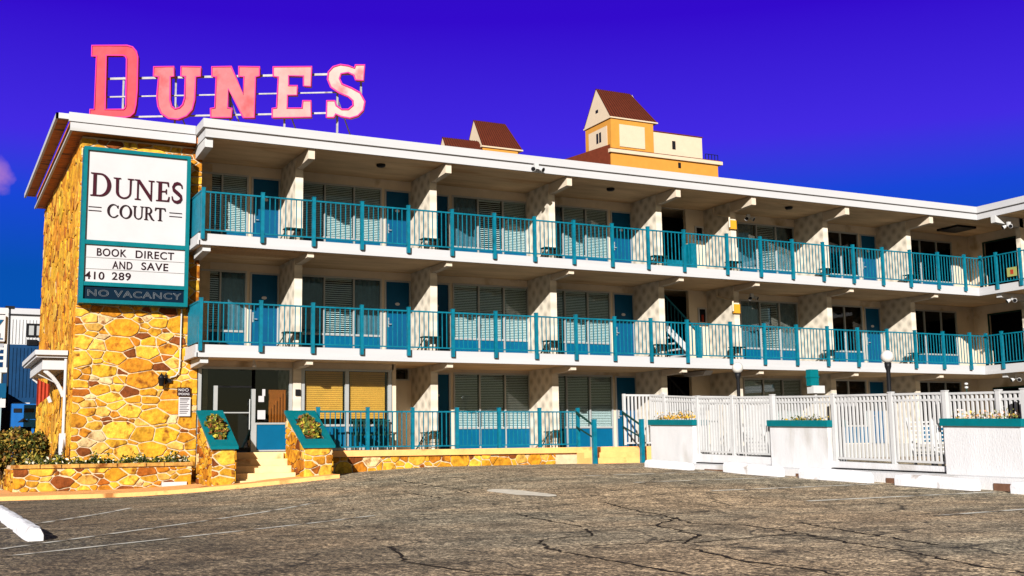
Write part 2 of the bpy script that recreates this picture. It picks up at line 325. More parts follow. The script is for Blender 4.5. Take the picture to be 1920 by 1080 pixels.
# small pinkish cloud low on the left
dp=N.new('ShaderNodeVectorMath'); dp.operation='DISTANCE'; L.new(tc.outputs['Generated'],dp.inputs[0]); dp.inputs[1].default_value=Vector((.030,.975,.218)).normalized()
nz=N.new('ShaderNodeTexNoise'); nz.inputs['Scale'].default_value=38; nz.inputs['Detail'].default_value=6; L.new(tc.outputs['Generated'],nz.inputs['Vector'])
m1=N.new('ShaderNodeMath'); m1.operation='MULTIPLY_ADD'; L.new(nz.outputs['Fac'],m1.inputs[0]); m1.inputs[1].default_value=-.045; L.new(dp.outputs['Value'],m1.inputs[2])
mr=N.new('ShaderNodeMapRange'); L.new(m1.outputs[0],mr.inputs[0]); mr.inputs[1].default_value=.002; mr.inputs[2].default_value=-.012; mr.inputs[3].default_value=0; mr.inputs[4].default_value=.85
mc=N.new('ShaderNodeMix'); mc.data_type='RGBA'; L.new(mr.outputs[0],mc.inputs['Factor']); L.new(sc.outputs[0],mc.inputs['A']); mc.inputs['B'].default_value=(.40*K,.18*K,.55*K,1)
# the deep violet band lies over the building; the unseen daylight sky is dimmed and warmed for fill
f1=N.new('ShaderNodeMapRange'); L.new(sp.outputs[1],f1.inputs[0]); f1.inputs[1].default_value=.0; f1.inputs[2].default_value=.35
f2=N.new('ShaderNodeMapRange'); L.new(sp.outputs[2],f2.inputs[0]); f2.inputs[1].default_value=.62; f2.inputs[2].default_value=.42
fm=N.new('ShaderNodeMath'); fm.operation='MULTIPLY'; L.new(f1.outputs[0],fm.inputs[0]); L.new(f2.outputs[0],fm.inputs[1])
warm=N.new('ShaderNodeVectorMath'); warm.operation='MULTIPLY'; L.new(sk.outputs[0],warm.inputs[0]); warm.inputs[1].default_value=(.42,.38,.31)
mx=N.new('ShaderNodeMix'); mx.data_type='RGBA'; L.new(fm.outputs[0],mx.inputs['Factor']); L.new(warm.outputs[0],mx.inputs['A']); L.new(mc.outputs['Result'],mx.inputs['B']); L.new(mx.outputs['Result'],bg.inputs[0])
S.view_settings.view_transform='Standard'; S.view_settings.look='None'; S.view_settings.exposure=1.1; S.view_settings.gamma=1
# ------------------------------------------------------------------ ground
def grid(xs,ys,zf): 
    mb=MB(); nx,ny=len(xs),len(ys); mb.v=[(x,y,zf(x,y)) for y in ys for x in xs]
    for j in range(ny-1):
        for i in range(nx-1): mb.f.append((j*nx+i,j*nx+i+1,(j+1)*nx+i+1,(j+1)*nx+i)); mb.c.append(None); mb.sm.append(True)
    return mb
xs=[-900,-200,-60,-20,-5,0]+[i*.5 for i in range(1,50)]+[26,30,40,60,120,300,1200]; ys=[-200,-40,-10,0]+[i*.5 for i in range(2,66)]+[34,38,45,60,100,300,1500]
struct(grid(xs,ys,G).build('ground','asph'))
mb=MB(); mb.quad((-60,-60,.006),(60,-60,.006),(60,3.2,.006),(-60,3.2,.006)); struct(mb.build('bounce_cut_sheet',mat('bounce_cut_dark',(.09,.085,.08),.9,.2,3)))  # unseen dark sheet behind the camera, added to cut light bounced onto the facade
def strip(name,pts,wd,m,lift=.006,nw=None):
    mb=MB(); n=len(pts)
    P=[]
    for i in range(n-1):
        a,b=Vector(pts[i]),Vector(pts[i+1]); k=max(1,int((b-a).length/.4)); P+=[a.lerp(b,t/k) for t in range(k)]
    P.append(Vector(pts[-1])); L_=[]
    for i,p in enumerate(P):
        d=(P[min(i+1,len(P)-1)]-P[max(i-1,0)]).normalized(); nn=Vector((-d.y,d.x)); ww=wd if nw is None else wd*nw(i/len(P))
        L_.append((p+nn*ww/2,p-nn*ww/2))
    vs=[(q.x,q.y,G(q.x,q.y)+lift) for pr in L_ for q in pr]
    mb.add(vs,[(2*i,2*i+1,2*i+3,2*i+2) for i in range(len(P)-1)])
    o=mb.build(name,m); struct(o); return o
for pts in [[(16.75,14.35),(12.39,14.18)],[(16.75,17.05),(12.52,16.85)],[(16.75,19.75),(12.7,19.6)],[(16.8,22.4),(12.9,22.2)],[(13.2,10.95),(11.4,10.7)],[(16.9,11.6),(13.2,10.95)]]:
    strip('parking_line',pts,.13,'stripe')
for pts in [[(.69,11.74),(5.76,15.64)],[(.76,12.75),(3.4,16.1),(6.16,19.72)],[(.94,16.25),(2.6,19.5),(3.3,21.2)]]: strip('parking_line',pts,.085,'stripe')
R=random.Random(5)
cracks=[[(9.55,24.63),(9.25,20.47),(8.97,19.37)],[(8.32,21.04),(8.08,18.56)],[(7.51,14.7),(7.23,13.61),(7.11,12.69),(6.92,11.85),(7.12,11.45),(7.75,11.52),(8.82,12.62)],[(9.6,15.75),(9.17,14.31),(8.96,13.19),(8.25,11.47),(8.54,10.84),(8.24,9.66),(7.86,8.68),(7.45,7.33),(7.1,6.45),(6.86,5.68)],[(7.75,11.52),(7.24,9.98),(6.45,9.15)],[(6.79,11.5),(6.29,10.55),(5.76,10.52),(5.47,10.15),(5.15,9.4),(5.1,8.65),(4.97,7.63),(4.92,6.93)],[(9.31,10.81),(8.7,9.28),(8.42,8.41),(8.17,7.66)],[(6.18,8.62),(5.84,7.37),(5.87,6.84),(5.77,6.29)],[(6.6,9.19),(7.07,9.31),(7.73,9.39),(8.18,9.51)],[(5.59,9.58),(6.13,9.39),(6.82,9.5)],[(4.1,10.6),(3.6,9.0),(3.7,8.0),(4.2,7.1)]]
for c in cracks:
    P=[Vector(c[0])]
    for a,b in zip(c,c[1:]):
        a,b=Vector(a),Vector(b); k=max(2,int((b-a).length/.13))
        for t in range(1,k+1): p=a.lerp(b,t/k); P.append(p+Vector((R.gauss(0,.022),R.gauss(0,.03))) if t<k else p)
    nz_=[R.uniform(.4,1.5) for _ in range(200)]
    strip('pavement_crack',[tuple(p) for p in P],.038,'crack',.004,lambda t:nz_[int(t*199)])
mb=MB(); c0=Vector((9.65,18.7)); ring=[c0+Vector((math.cos(t/14*6.283)*.34*R.uniform(.7,1.2),math.sin(t/14*6.283)*1.2*R.uniform(.8,1.1))) for t in range(14)]
mb.add([(p.x,p.y,G(p.x,p.y)+.005) for p in ring],[tuple(range(14))]); struct(mb.build('pavement_patch','patch'))
# ochre sidewalk along the stone planter and entrance
mb=MB(); xs_=[-2,0,1.5,2.2]+[2.2+.25*i for i in range(1,28)]+[9.05]
for a,b in zip(xs_,xs_[1:]):
    mb.hexa([(a,27.0,G(a,27)-.1),(b,27.0,G(b,27)-.1),(b,31,G(b,27)-.1),(a,31,G(a,27)-.1),(a,27.0,G(a,27)+.09),(b,27.0,G(b,27)+.09),(b,31,G(b,27)+.13),(a,31,G(a,27)+.13)])
struct(mb.build('sidewalk','curb'))
# ------------------------------------------------------------------ wheel stops
def stop(label,x,y0,y1,z0,z1,grp,lump=False,wd=.17,h=.125):
    mb=MB(); n=9
    prof=[(-wd/2,0),(wd/2,0),(wd/2,h*.45),(wd*.3,h*.92),(wd*.12,h),(-wd*.12,h),(-wd*.3,h*.92),(-wd/2,h*.45)]
    RR=random.Random(int(y0*100)); secs=[]
    for i in range(n+1):
        t=i/n; y=y0+(y1-y0)*t; z=z0+(z1-z0)*t; e=.82 if i in(0,n) else 1; secs.append([(x+px*e+RR.uniform(-.004,.004),y,z+pz*(.88 if i in (0,n) else 1)+(RR.uniform(-.006,.006) if pz>0 else -.09)) for px,pz in prof])
    vs=[p for s_ in secs for p in s_]; m_=len(prof)
    mb.add(vs,[(k*m_+i,k*m_+(i+1)%m_,(k+1)*m_+(i+1)%m_,(k+1)*m_+i) for k in range(n) for i in range(m_)]+[tuple(range(m_))[::-1],tuple(range(n*m_,n*m_+m_))])
    return tag(mb.build('wheel_stop','stop',bevel=.01),label,'wheel stop',grp)
RS=[(23.36,25.29,.37,.46,'white concrete wheel stop farthest from view, below the smallest white planter wall'),(20.03,22.0,.30,.41,'white concrete wheel stop between the small and middle white planter walls'),(17.36,19.38,.21,.30,'white concrete wheel stop just right of the middle white planter wall'),(14.76,16.65,.11,.18,'long white concrete wheel stop under the large white planter wall at the right'),(11.9,13.99,.0,.09,'white concrete wheel stop cut off by the right edge of the view')]
for y0,y1,z0,z1,lb in RS: stop(lb,16.8,y0,y1,z0,z1,'wheel stops along the pool fence',wd=.22,h=.16)
for y0,y1,lb in [(13.75,16.05,'weathered white wheel stop nearest the camera in the lower left corner'),(16.2,18.4,'weathered white wheel stop, middle one of the left row'),(18.55,20.95,'weathered white wheel stop of the left row nearest the stone planter')]:
    stop(lb,1.16,y0,y1,0,0,'wheel stops in the left stalls',wd=.2,h=.15)
# ------------------------------------------------------------------ motel
MT=thing('motel_building','three storey motel with teal railings, white fascias and yellow stone corner wing','building',(6,32,0))
FL=[.95,3.66,6.50]; TOP=[3.27,6.01,8.77]; CEIL=[3.34,6.20,9.03]
WY=31.9; COLX=[9.09,13.12,17.09,21.06,24.06,28.10,32.08]
# slabs
def slab(z0,z1,nm,label=None):
    mb=MB()
    for x0,x1,y0,y1 in [(6.05,34.1,29.25,40.5),(34.1,46,20,40.5)]:
        mb.box(x0,x1,y0,y1,z0+.02,z1)
    o=mb.build(nm,'soffit',MT)
    t_=MB(); t_.box(6.1,34.1,29.26,31.9,z1,z1+.006); t_.box(34.1,36.75,20,31.2,z1,z1+.006); t_.build('bounce_cut_layer','floor',o)  # dark layer added on the unseen balcony floors to cut bounced light
    f=MB(); e=z0+.11 # lower band proud, upper band
    f.box(6.02,34.07,29.17,29.25,z0,e); f.box(34.0,34.07,20,29.17,z0,e); f.box(5.97,6.05,29.17,30.52,z0,e)
    f.box(6.04,34.09,29.21,29.25,e,z1); f.box(34.05,34.09,20,29.21,e,z1); f.box(6.0,6.04,29.21,30.52,e,z1)
    f.build('fascia','fascia',o); return o
for k in (1,2): slab(CEIL[k-1],FL[k],'floor_slab')
# roof
mb=MB(); mb.box(6.2,34.2,29.2,40.5,9.05,9.47); mb.box(34.2,46,20,40.5,9.05,9.47); rf=mb.build('roof','soffit',MT)
mb=MB()
def band(z0,z1,y,xr,xl):
    mb.box(xl,xr,y,29.25,z0,z1); mb.box(xr,xr+(29.25-y),18,29.25,z0,z1) if False else mb.box(xr-.0,34.25,20,29.25,z0,z1)
    mb.box(xl,xl+.06,29.25,30.35,z0,z1)
band(9.03,9.27,29.19,34.19,6.12); band(9.27,9.50,29.12,34.12,6.05)
mb.build('roof_fascia','fascia',rf)
# walls with openings
def wallrow(k,segs,y=WY,mname='wall',x0=6.35,x1=37.4):
    """segs: list of openings (xa,xb,ztop) ; fills rest"""
    mb=MB(); x=x0; c=CEIL[k]+.02
    for a,b,zt,zb in sorted(segs):
        if a>x: mb.box(x,a,y,y+.15,FL[k]-.02,c)
        mb.box(a,b,y,y+.15,zt,c)
        if zb>FL[k]: mb.box(a,b,y,y+.15,FL[k]-.02,zb)
        x=b
    if x<x1: mb.box(x,x1,y,y+.15,FL[k]-.02,c)
    mb.build('wall',mname,MT)
W0=.88
BAYS={0:('wd',[6.35,7.19,7.93],(8.02,8.86)),1:('wd',[9.31,10.19,11.09,11.96],(12.05,12.89)),2:('dw',[14.27,15.15,16.02,16.89],(13.32,14.17)),3:('wd',[17.33,18.21,19.07,19.93],(20.03,20.86)),
      5:('dw',[25.25,26.12,26.99,27.84],(24.30,25.15)),6:('wd',[28.29,29.16,30.04,30.92],(31.02,31.82)),7:('dw',[33.20,34.08,34.97,35.81],(32.30,33.10))}
RW=random.Random(11)
def window(xs,y,zb,zt,kick,mode,zk,label=None,bl='blind'):
    f=MB(); t=.035; x0,x1=xs[0],xs[-1]
    f.box(x0,x1,y-.03,y+.06,zt-t*1.6,zt); f.box(x0,x1,y-.03,y+.06,zk-.03,zk+.03)
    for i,x in enumerate(xs):
        a=x if i==0 else x-t*.6 if i<len(xs)-1 else x-t*1.3; b=a+t*1.3
        f.box(a,b,y-.028,y+.058,zb,zk-.03); f.box(a,b,y-.028,y+.058,zk+.03,zt-t*1.6)
    fo=f.build('window','frame',MT)
    if label: fo['label']=label
    if kick:
        k=MB(); 
        for a,b in zip(xs,xs[1:]): k.box(a+t,b-t,y+.0,y+.04,zb,zk-.035)
        k.build('kick_panel','bluepanel',fo)
    g=MB()
    for a,b in zip(xs,xs[1:]): g.box(a+t*.5,b-t*.5,y+.01,y+.018,zk+.02,zt-.03)
    g.build('pane','glass',fo)
    s_=MB(); cu=MB()
    for i,(a,b) in enumerate(zip(xs,xs[1:])):
        md=mode[i%len(mode)]
        if md=='c':   # curtain drawn, folds
            n=max(6,int((b-a)/.07)); yy=y+.16
            for j in range(n): xa=a+(b-a)*j/n; xb=a+(b-a)*(j+1)/n; d=.03*(j%2); e=.03*((j+1)%2); cu.quad((xa,yy+d,zk),(xb,yy+e,zk),(xb,yy+e,zt),(xa,yy+d,zt))
        elif md in 'bh':
            zz=zk+.03; step=.052 if md=='b' else .062; ang=.022 if md=='b' else .006
            while zz<zt-.05:
                s_.quad((a+.04,y+.07,zz),(b-.04,y+.07,zz),(b-.04,y+.07+ang*.6,zz+(.036 if md=='b' else .024)),(a+.04,y+.07+ang*.6,zz+(.036 if md=='b' else .024))); zz+=step
            s_.box(a+.04,b-.04,y+.065,y+.10,zt-.09,zt-.05)
    if s_.v: s_.build('blinds',bl,fo)
    if cu.v: cu.build('curtain','curtain',fo)
    return fo
def door(x0,x1,k,y=WY,num=True,hs=-1,base='bluedoor'):
    z0,z1=FL[k],TOP[k]-.02; f=MB(); t=.05
    f.box(x0-.0,x0+t,y-.025,y+.08,z0,z1); f.box(x1-t,x1,y-.025,y+.08,z0,z1); f.box(x0+t,x1-t,y-.025,y+.08,z1-t,z1)
    d=MB(); d.box(x0+t,x1-t,y+.02,y+.06,z0+.01,z1-t)
    do=d.build('door',base,MT); f.build('frame','frame',do)
    hx=x0+t+.07 if hs<0 else x1-t-.07
    h=MB(); h.tube((hx,y+.02,z0+1.0),(hx,y-.05,z0+1.0),.016); h.tube((hx,y-.05,z0+1.0),(hx-hs*.09,y-.05,z0+1.0),.012); h.box(hx-.03,hx+.03,y+.008,y+.02,z0+.92,z0+1.2); h.tube((hx,y+.02,z0+1.15),(hx,y-.02,z0+1.15),.022); h.build('handle','frame',do)
    if num:
        cx=(x0+x1)/2; n=MB(); n.add([(cx+.075*math.cos(i/16*6.283),y+.012,z0+1.62+.045*math.sin(i/16*6.283)) for i in range(16)]+[(cx+.075*math.cos(i/16*6.283),y+.02,z0+1.62+.045*math.sin(i/16*6.283)) for i in range(16)],[tuple(range(16))]+[(i,(i+1)%16,16+(i+1)%16,16+i) for i in range(16)]); n.build('number_plate','signw',do)
modes={(2,0):'hb',(2,1):'bbb',(2,2):'chb',(2,3):'cbb',(2,5):'chc',(2,6):'hbb',(2,7):'hbh',(1,0):'hcb',(1,1):'chc',(1,2):'bbb',(1,3):'bbb',(1,5):'chc',(1,6):'hhc',(1,7):'bhb',(0,2):'bbb',(0,3):'bbb',(0,5):'bbb',(0,6):'bbb',(0,7):'bbb'}
for k in (0,1,2):
    segs=[]
    for b,(ty,xs,dr) in BAYS.items():
        if k==0 and b in (0,1): continue
        segs.append((xs[0],xs[-1],TOP[k],FL[k]+.02)); segs.append((dr[0],dr[1],TOP[k]-.02,FL[k]))
        window(xs,WY,FL[k]+.02,TOP[k],True,modes[(k,b)],FL[k]+.64)
        door(dr[0],dr[1],k,hs=-1 if ty=='wd' else -1)
    segs.append((21.12,23.08,CEIL[k]+.0,FL[k]))
    if k==0: segs.append((12.29,12.78,3.33,3.04))
    wallrow(k,segs,x0=6.35 if k else 11.75)
    # backing walls painted near black for the shade inside the rooms
    mb=MB(); mb.box(6.5,37.2,33.3,33.4,FL[k],CEIL[k]); mb.box(20.95,21.05,WY+.15,33.3,FL[k],CEIL[k]); mb.build('room_shade_wall','dark',MT)
mb=MB(); mb.box(12.25,12.29,31.86,31.98,3.0,3.37); mb.box(12.78,12.82,31.86,31.98,3.0,3.37); mb.box(12.29,12.78,31.86,31.98,3.33,3.37); mb.box(12.29,12.78,31.86,31.98,3.0,3.04); fo=mb.build('window','frame',MT)
mb=MB(); mb.box(12.29,12.78,31.93,31.94,3.04,3.33); mb.build('pane','glass',fo)
# dividers
for i,x in enumerate(COLX):
    for k in (0,1,2):
        zb=FL[k]-.02 if k else .3
        mb=MB(); mb.box(x-.22,x,30.42,WY,zb,CEIL[k]+.02); mb.build('divider_wall','div',MT)
# roof beams and balcony beams
for i,x in enumerate(COLX):
    for k in (0,1,2):
        c=CEIL[k]; d=.27 if k==2 else .13
        mb=MB(); mb.prism([(29.30,c+.01),(29.30,c-d),(30.0,c-d-.03),(30.42,c-d-.04),(30.42,c+.01)],'x',x-.2,x-.02)
        mb.build('roof_beam' if k==2 else 'balcony_beam','beam',MT)
for k in (0,1,2):
    c=CEIL[k]; d=.24 if k==2 else .14
    mb=MB(); mb.prism([(29.30,c+.01),(29.30,c-d),(30.45,c-d-.06),(30.45,c+.01)],'x',6.14,6.34); mb.build('roof_beam' if k==2 else 'balcony_beam','white',MT)
    mb=MB(); mb.prism([(34.15,c+.01),(34.15,c-d),(35.6,c-d-.1),(35.6,c+.01)],'y',28.35,28.55); mb.build('roof_beam' if k==2 else 'balcony_beam','white',MT)
# right wing
for k in (0,1,2):
    c=CEIL[k]+.02; z0=FL[k]-.02
    mb=MB(); mb.box(36.75,36.9,31.2,31.9,z0,c); mb.box(36.75,36.9,29.5,31.2,c-.35,c); mb.box(36.75,36.9,20,29.5,z0,c); mb.build('wall','wall',MT)
    mb=MB(); mb.box(38.5,38.6,28.5,33,z0,c); mb.box(36.9,38.5,29.35,29.45,z0,c); mb.build('room_shade_wall','dark',MT)
    mb=MB(); mb.box(35.4,36.75,28.35,28.55,z0,c); mb.build('divider_wall','div',MT)
    f=MB(); f.box(36.72,36.75,31.14,31.2,z0,c-.35); f.box(36.72,36.75,29.5,29.56,z0,c-.35); f.box(36.72,36.75,29.56,31.14,c-.41,c-.35); f.build('opening_frame','gmetal',MT)
# end block behind stone wing
mb=MB(); mb.box(6.9,36.9,33.5,40.4,0,9.03); mb.box(38.7,46,20,40.4,0,9.03); mb.build('building_core','wall',MT)
# railings
PX=[6.09,7.62,9.0,10.35,11.70,13.02,14.35,15.66,16.98,18.32,19.62,20.96,22.63,23.98,25.31,26.63,27.96,29.30,30.60,31.95,33.28,34.1]
def post(x,y,z0,z1,w=.088,par=None,nm='railing_post'):
    mb=MB(); mb.box(x-w/2,x+w/2,y-w/2,y+w/2,z0,z1); mb.box(x-w/2-.006,x+w/2+.006,y-w/2-.006,y+w/2+.006,z1,z1+.018); return mb.build(nm,'teal',par or MT)
def panel(p,q,zr0,zr1,zt0,zt1,par=None,nm='railing_panel',step=.135,m='teal',w=.022,rail=.05,low=True,name_b=None):
    mb=MB(); p,q=Vector(p),Vector(q); Ln=(q-p).length; n=max(2,int(Ln/step+.5)); d=(q-p)/Ln
    mb.bar((p.x,p.y,zt0),(q.x,q.y,zt1),rail,rail*.8)
    mb.bar((p.x,p.y,zr0),(q.x,q.y,zr1),rail*.7,rail*.7)
    for i in range(1,n):
        t=i/n; c=p+(q-p)*t; za=zr0+(zr1-zr0)*t+rail*.35; zb=zt0+(zt1-zt0)*t-rail*.4
        a=d*w/2; b_=Vector((-d.y,d.x))*w/2
        mb.hexa([(*(c-a-b_),za),(*(c+a-b_),za),(*(c+a+b_),za),(*(c-a+b_),za),(*(c-a-b_),zb),(*(c+a-b_),zb),(*(c+a+b_),zb),(*(c-a+b_),zb)])
    return mb.build(nm,m,par or MT)
for k in (1,2):
    f=FL[k]; y=29.115
    for x in PX: post(x,y,f-.17,f+1.15)
    for a,b in zip(PX,PX[1:]): panel((a+.05,y),(b-.05,y),f+.07,f+.07,f+1.06,f+1.06)
    ys_=[28.34,27.33,26.3,25.2,24.1,23.0]
    pv=y
    for yy in ys_: post(34.0,yy,f-.17,f+1.15); panel((34.0,pv-.05),(34.0,yy+.05),f+.07,f+.07,f+1.06,f+1.06); pv=yy
    # solid side screen at the left end
    mb=MB(); mb.box(6.04,6.08,29.17,30.46,f+.05,f+1.06); mb.box(6.02,6.10,29.17,30.46,f+1.06,f+1.10); 
    for j in range(9): mb.box(6.03,6.04,29.22+j*.14,29.26+j*.14,f+.05,f+1.06)
    mb.build('side_screen','teal',MT)
mb=MB()
for j in range(24): mb.bar((6.2+j*.11,29.3,6.205),(6.2+j*.11+.55,30.4,6.205),.02,.012)
for j in range(24): mb.bar((6.75+j*.11,29.3,6.19),(6.2+j*.11,30.4,6.19),.02,.012)
mb.build('ceiling_lattice','soffit',MT)
# ceiling lights
for (x,k) in [(11.3,2),(19.0,2),(26.2,2)]:
    mb=MB(); mb.lathe((x,30.2,CEIL[k]-.06),[(0,0),(.10,.0),(.13,.03),(.13,.08)],16); mb.build('ceiling_light','black',MT)
mb=MB(); mb.prism([(29.9,3.33),(31.2,3.33),(31.05,3.2),(30.05,3.2)],'x',22.2,22.5); mb.build('ceiling_light','signw',MT)
# ceiling hatch near the corner
mb=MB(); mb.box(34.3,35.3,30.2,31.2,8.97,9.05); mb.build('ceiling_hatch','black',MT)
# drain pipes at stair bay
for k in (1,2):
    mb=MB(); c=CEIL[k]; mb.tube((23.75,31.2,c),(23.75,31.2,c-.25),.03); mb.tube((23.75,31.2,c-.25),(23.75,30.36,c-.5),.03); mb.tube((23.75,30.36,c-.5),(23.75,30.36,c-.85),.03); mb.build('drain_pipe','wall',MT)
    tag((lambda m_:m_)(MB().box(23.78,24.02,30.33,30.42,FL[k]+1.63,FL[k]+1.93).build('emergency_box','yellow',MT)),'yellow emergency box on the divider end')
    e=MB(); zc=FL[k]+1.63; x=23.44
    e.box(x,x+.05,31.86,31.9,zc-.2,zc+.35); e.box(x+.3,x+.35,31.86,31.9,zc-.2,zc+.35); e.box(x+.05,x+.3,31.86,31.9,zc+.30,zc+.35); e.box(x+.05,x+.3,31.86,31.9,zc-.2,zc-.15); ex=e.build('extinguisher_cabinet','white',MT)
    c_=MB(); c_.box(x+.05,x+.3,31.885,31.895,zc-.15,zc+.3); c_.build('cabinet_recess','dark',ex); c_=MB(); c_.tube((x+.17,31.87,zc-.13),(x+.17,31.87,zc+.1),.04); c_.build('extinguisher','red',ex)
# stairs in the stair bay
for k in (0,1):
    z0=FL[k]; mb=MB(); n=14; x1=23.45
    for i in range(n): mb.box(x1-.26-i*.215,x1-i*.215,32.06,33.1,z0+.19*(i+1)-.04,z0+.19*(i+1))
    st=mb.build('staircase','gmetal',MT)
    s_=MB(); s_.bar((x1+.1,32.0,z0+.1),(x1-n*.215,32.0,z0+.1+n*.19),.05,.22); s_.build('stringer','white',st)
    nn_=MB()
    for i in range(n): nn_.box(x1-.29-i*.215,x1-.26-i*.215,32.05,33.1,z0+.19*(i+1)-.05,z0+.19*(i+1)+.01)
    nn_.build('nosings','white',st)
    h=MB(); h.bar((x1-.05,31.80,z0+1.1),(x1-2.2,31.80,z0+1.1+1.9),.05,.05)
    for i in range(15): h.bar((x1-.2-i*.14,31.80,z0+.30+i*.124),(x1-.2-i*.14,31.80,z0+1.2+i*.124),.02,.02)
    h.build('handrail','teal' if k==1 else 'black',st)
    p_=MB(); p_.box(x1-.1,x1,31.74,31.84,z0,z0+1.3); p_.box(x1-.5,x1-.4,31.3,31.4,z0,z0+1.3); p_.build('newel_post','teal',st)
mb=MB(); mb.box(22.75,22.98,31.2,31.75,6.5,7.72); mb.box(21.9,22.75,31.70,31.74,6.55,7.20); mb.build('stair_gate','teal',MT)
# ------------------------------------------------------------------ stone wing (part of the motel)
mb=MB(); mb.box(3.29,6.33,30.52,40.4,-.1,9.06); mb.box(6.33,6.9,31.88,40.4,-.1,9.0); sw=mb.build('stone_wing_wall','mortar',MT)
mb=MB(); stones(mb,(3.26,30.52,0),(1,0,0),(0,0,1),3.08,9.02,(0,-1,0),3,size=.34,extra=[(1.75,1.45),(2.28,1.42),(2.02,1.90),(1.95,1.06)])
stones(mb,(3.29,40.4,0),(0,-1,0),(0,0,1),9.88,9.02,(-1,0,0),4,proud=.03,size=.42,asp=1.2)
mb.build('stonework','stone',sw)
# wing roof
mb=MB(); mb.box(3.0,6.12,30.12,40.4,9.08,9.5); wr=mb.build('wing_roof','eave',MT)
mb=MB(); mb.box(2.94,6.06,30.06,30.12,9.06,9.29); mb.box(2.90,6.04,30.02,30.12,9.29,9.52); mb.box(2.94,3.0,30.12,40.4,9.06,9.12); mb.build('wing_fascia','fascia',wr)
mb=MB(); mb.box(2.66,2.94,30.2,40.2,9.42,9.47); mb.build('outer_soffit','eave',wr)
mb=MB(); mb.box(2.60,2.66,30.12,40.2,9.36,9.50); mb.box(2.60,2.94,30.12,30.2,9.36,9.50); mb.build('outer_fascia','fascia',wr)
# lobby storefront (Y=30.5)
LY=30.5; f=MB()
f.box(6.35,6.43,LY-.04,LY+.06,.95,3.2); f.box(8.78,8.86,LY-.04,LY+.06,.95,3.2); f.box(6.43,8.78,LY-.04,LY+.06,3.14,3.2)
f.box(7.76,7.86,LY-.04,LY+.06,.95,2.62); f.box(7.86,8.78,LY-.04,LY+.06,1.68,1.73); f.box(7.86,8.78,LY-.04,LY+.06,.97,1.01); f.box(7.86,7.90,LY-.045,LY+.05,1.01,1.68); f.box(8.74,8.78,LY-.045,LY+.05,1.01,1.68)
sf=f.build('storefront','frame',MT)
f=MB(); f.box(6.35,11.8,LY,LY+.12,3.2,3.36); f.build('lintel','wall',sf)
f=MB(); f.box(7.90,8.74,LY-.01,LY+.03,1.01,1.68); f.build('kick_panel','bluepanel',sf)
f=MB(); f.box(6.43,7.76,LY+.005,LY+.012,.97,3.14); f.box(7.86,8.78,LY+.005,LY+.012,1.73,3.14); f.build('pane','glass',sf)
dr_=MB(); dr_.box(6.76,6.86,LY-.03,LY+.04,.97,2.70); dr_.box(6.86,7.76,LY-.02,LY+.04,1.98,2.01); do=dr_.build('lobby_door','frame',MT); dr_=MB(); dr_.box(6.86,7.76,LY-.02,LY+.04,.97,1.08); dr_.build('bottom_rail','black',do); dr_=MB(); dr_.box(6.86,7.76,LY-.02,LY+.04,2.66,2.70); dr_.build('top_rail','black',do)
h_=MB(); h_.tube((7.70,LY-.08,1.55),(7.70,LY-.08,2.35),.016); h_.build('handle','frame',do)
n_=MB(); n_.box(7.93,8.14,LY-.002,LY+.003,1.82,2.06); n_.build('window_notice','signw',sf)
n_=MB(); n_.box(7.95,8.10,LY-.002,LY+.003,2.28,2.44); n_.box(8.05,8.13,LY-.002,LY+.003,2.44,2.62); n_.build('window_notice','signw',sf)
n_=MB(); n_.box(8.30,8.76,LY+.25,LY+.30,1.73,2.62); 
for j in range(6): n_.tube((8.33+j*.08,LY+.22,1.73),(8.33+j*.08,LY+.22,2.62-.1*abs(j-5)),.035)
n_.build('orange_reflection','orange',sf)  # folded orange shape stands in for a reflection in the glass
# lobby window pair with sun-lit blinds
f=MB(); xs3=[9.12,10.36,11.62]
f.box(9.10,11.75,LY-.04,LY+.06,3.14,3.2)
for x in (9.10,10.36,11.62): f.box(x,x+.10,LY-.05,LY+.06,1.0,3.14)
f.box(9.20,11.62,LY-.045,LY+.05,1.62,1.68); f.box(9.20,11.62,LY-.045,LY+.05,.97,1.05); lw=f.build('lobby_window','frame',MT)
f=MB(); f.box(9.2,10.36,LY-.01,LY+.03,1.05,1.62); f.box(10.46,11.62,LY-.01,LY+.03,1.05,1.62); f.build('kick_panel','bluepanel',lw)
f=MB(); f.box(9.2,10.36,LY+.005,LY+.012,1.68,3.14); f.box(10.46,11.62,LY+.005,LY+.012,1.68,3.14); f.build('pane','glass',lw)
f=MB()
for a,b in ((9.26,10.32),(10.52,11.56)):
    z=1.84
    while z<3.1: f.quad((a,LY+.07,z),(b,LY+.07,z),(b,LY+.085,z+.05),(a,LY+.085,z+.05)); z+=.055
    f.box(a,b,LY+.06,LY+.10,3.08,3.13)
f.build('blinds','blindy',lw)
mb=MB(); mb.box(11.75,11.87,LY,WY,.9,3.36); mb.box(6.5,11.7,32.6,32.7,.95,3.3); mb.build('lobby_inner_wall','wall',MT)
mb=MB(); mb.box(6.34,11.75,31.1,31.15,.95,3.3) if False else mb.box(6.5,11.7,32.5,32.58,.95,3.3); mb.build('room_shade_wall','dark',MT)
mb=MB(); mb.box(6.35,6.5,30.6,32.5,.95,3.3); mb.box(6.35,11.75,30.62,32.5,3.28,3.33); mb.box(11.6,11.74,30.62,32.5,.95,3.28); mb.build('lobby_shade_box','dark',MT)  # box around the lobby, its darkness painted into the colour
# canopy lamp on lobby ceiling
mb=MB(); mb.tube((7.66,29.9,3.34),(7.66,29.9,3.28),.03); mb.tube((7.66,29.9,3.28),(7.66,29.86,3.18),.045,.06); mb.build('spot_light','white',MT)
# mailbox-like intercom on column
mb=MB(); mb.box(8.93,9.06,30.37,30.42,2.45,2.62); mb.build('intercom','black',MT)
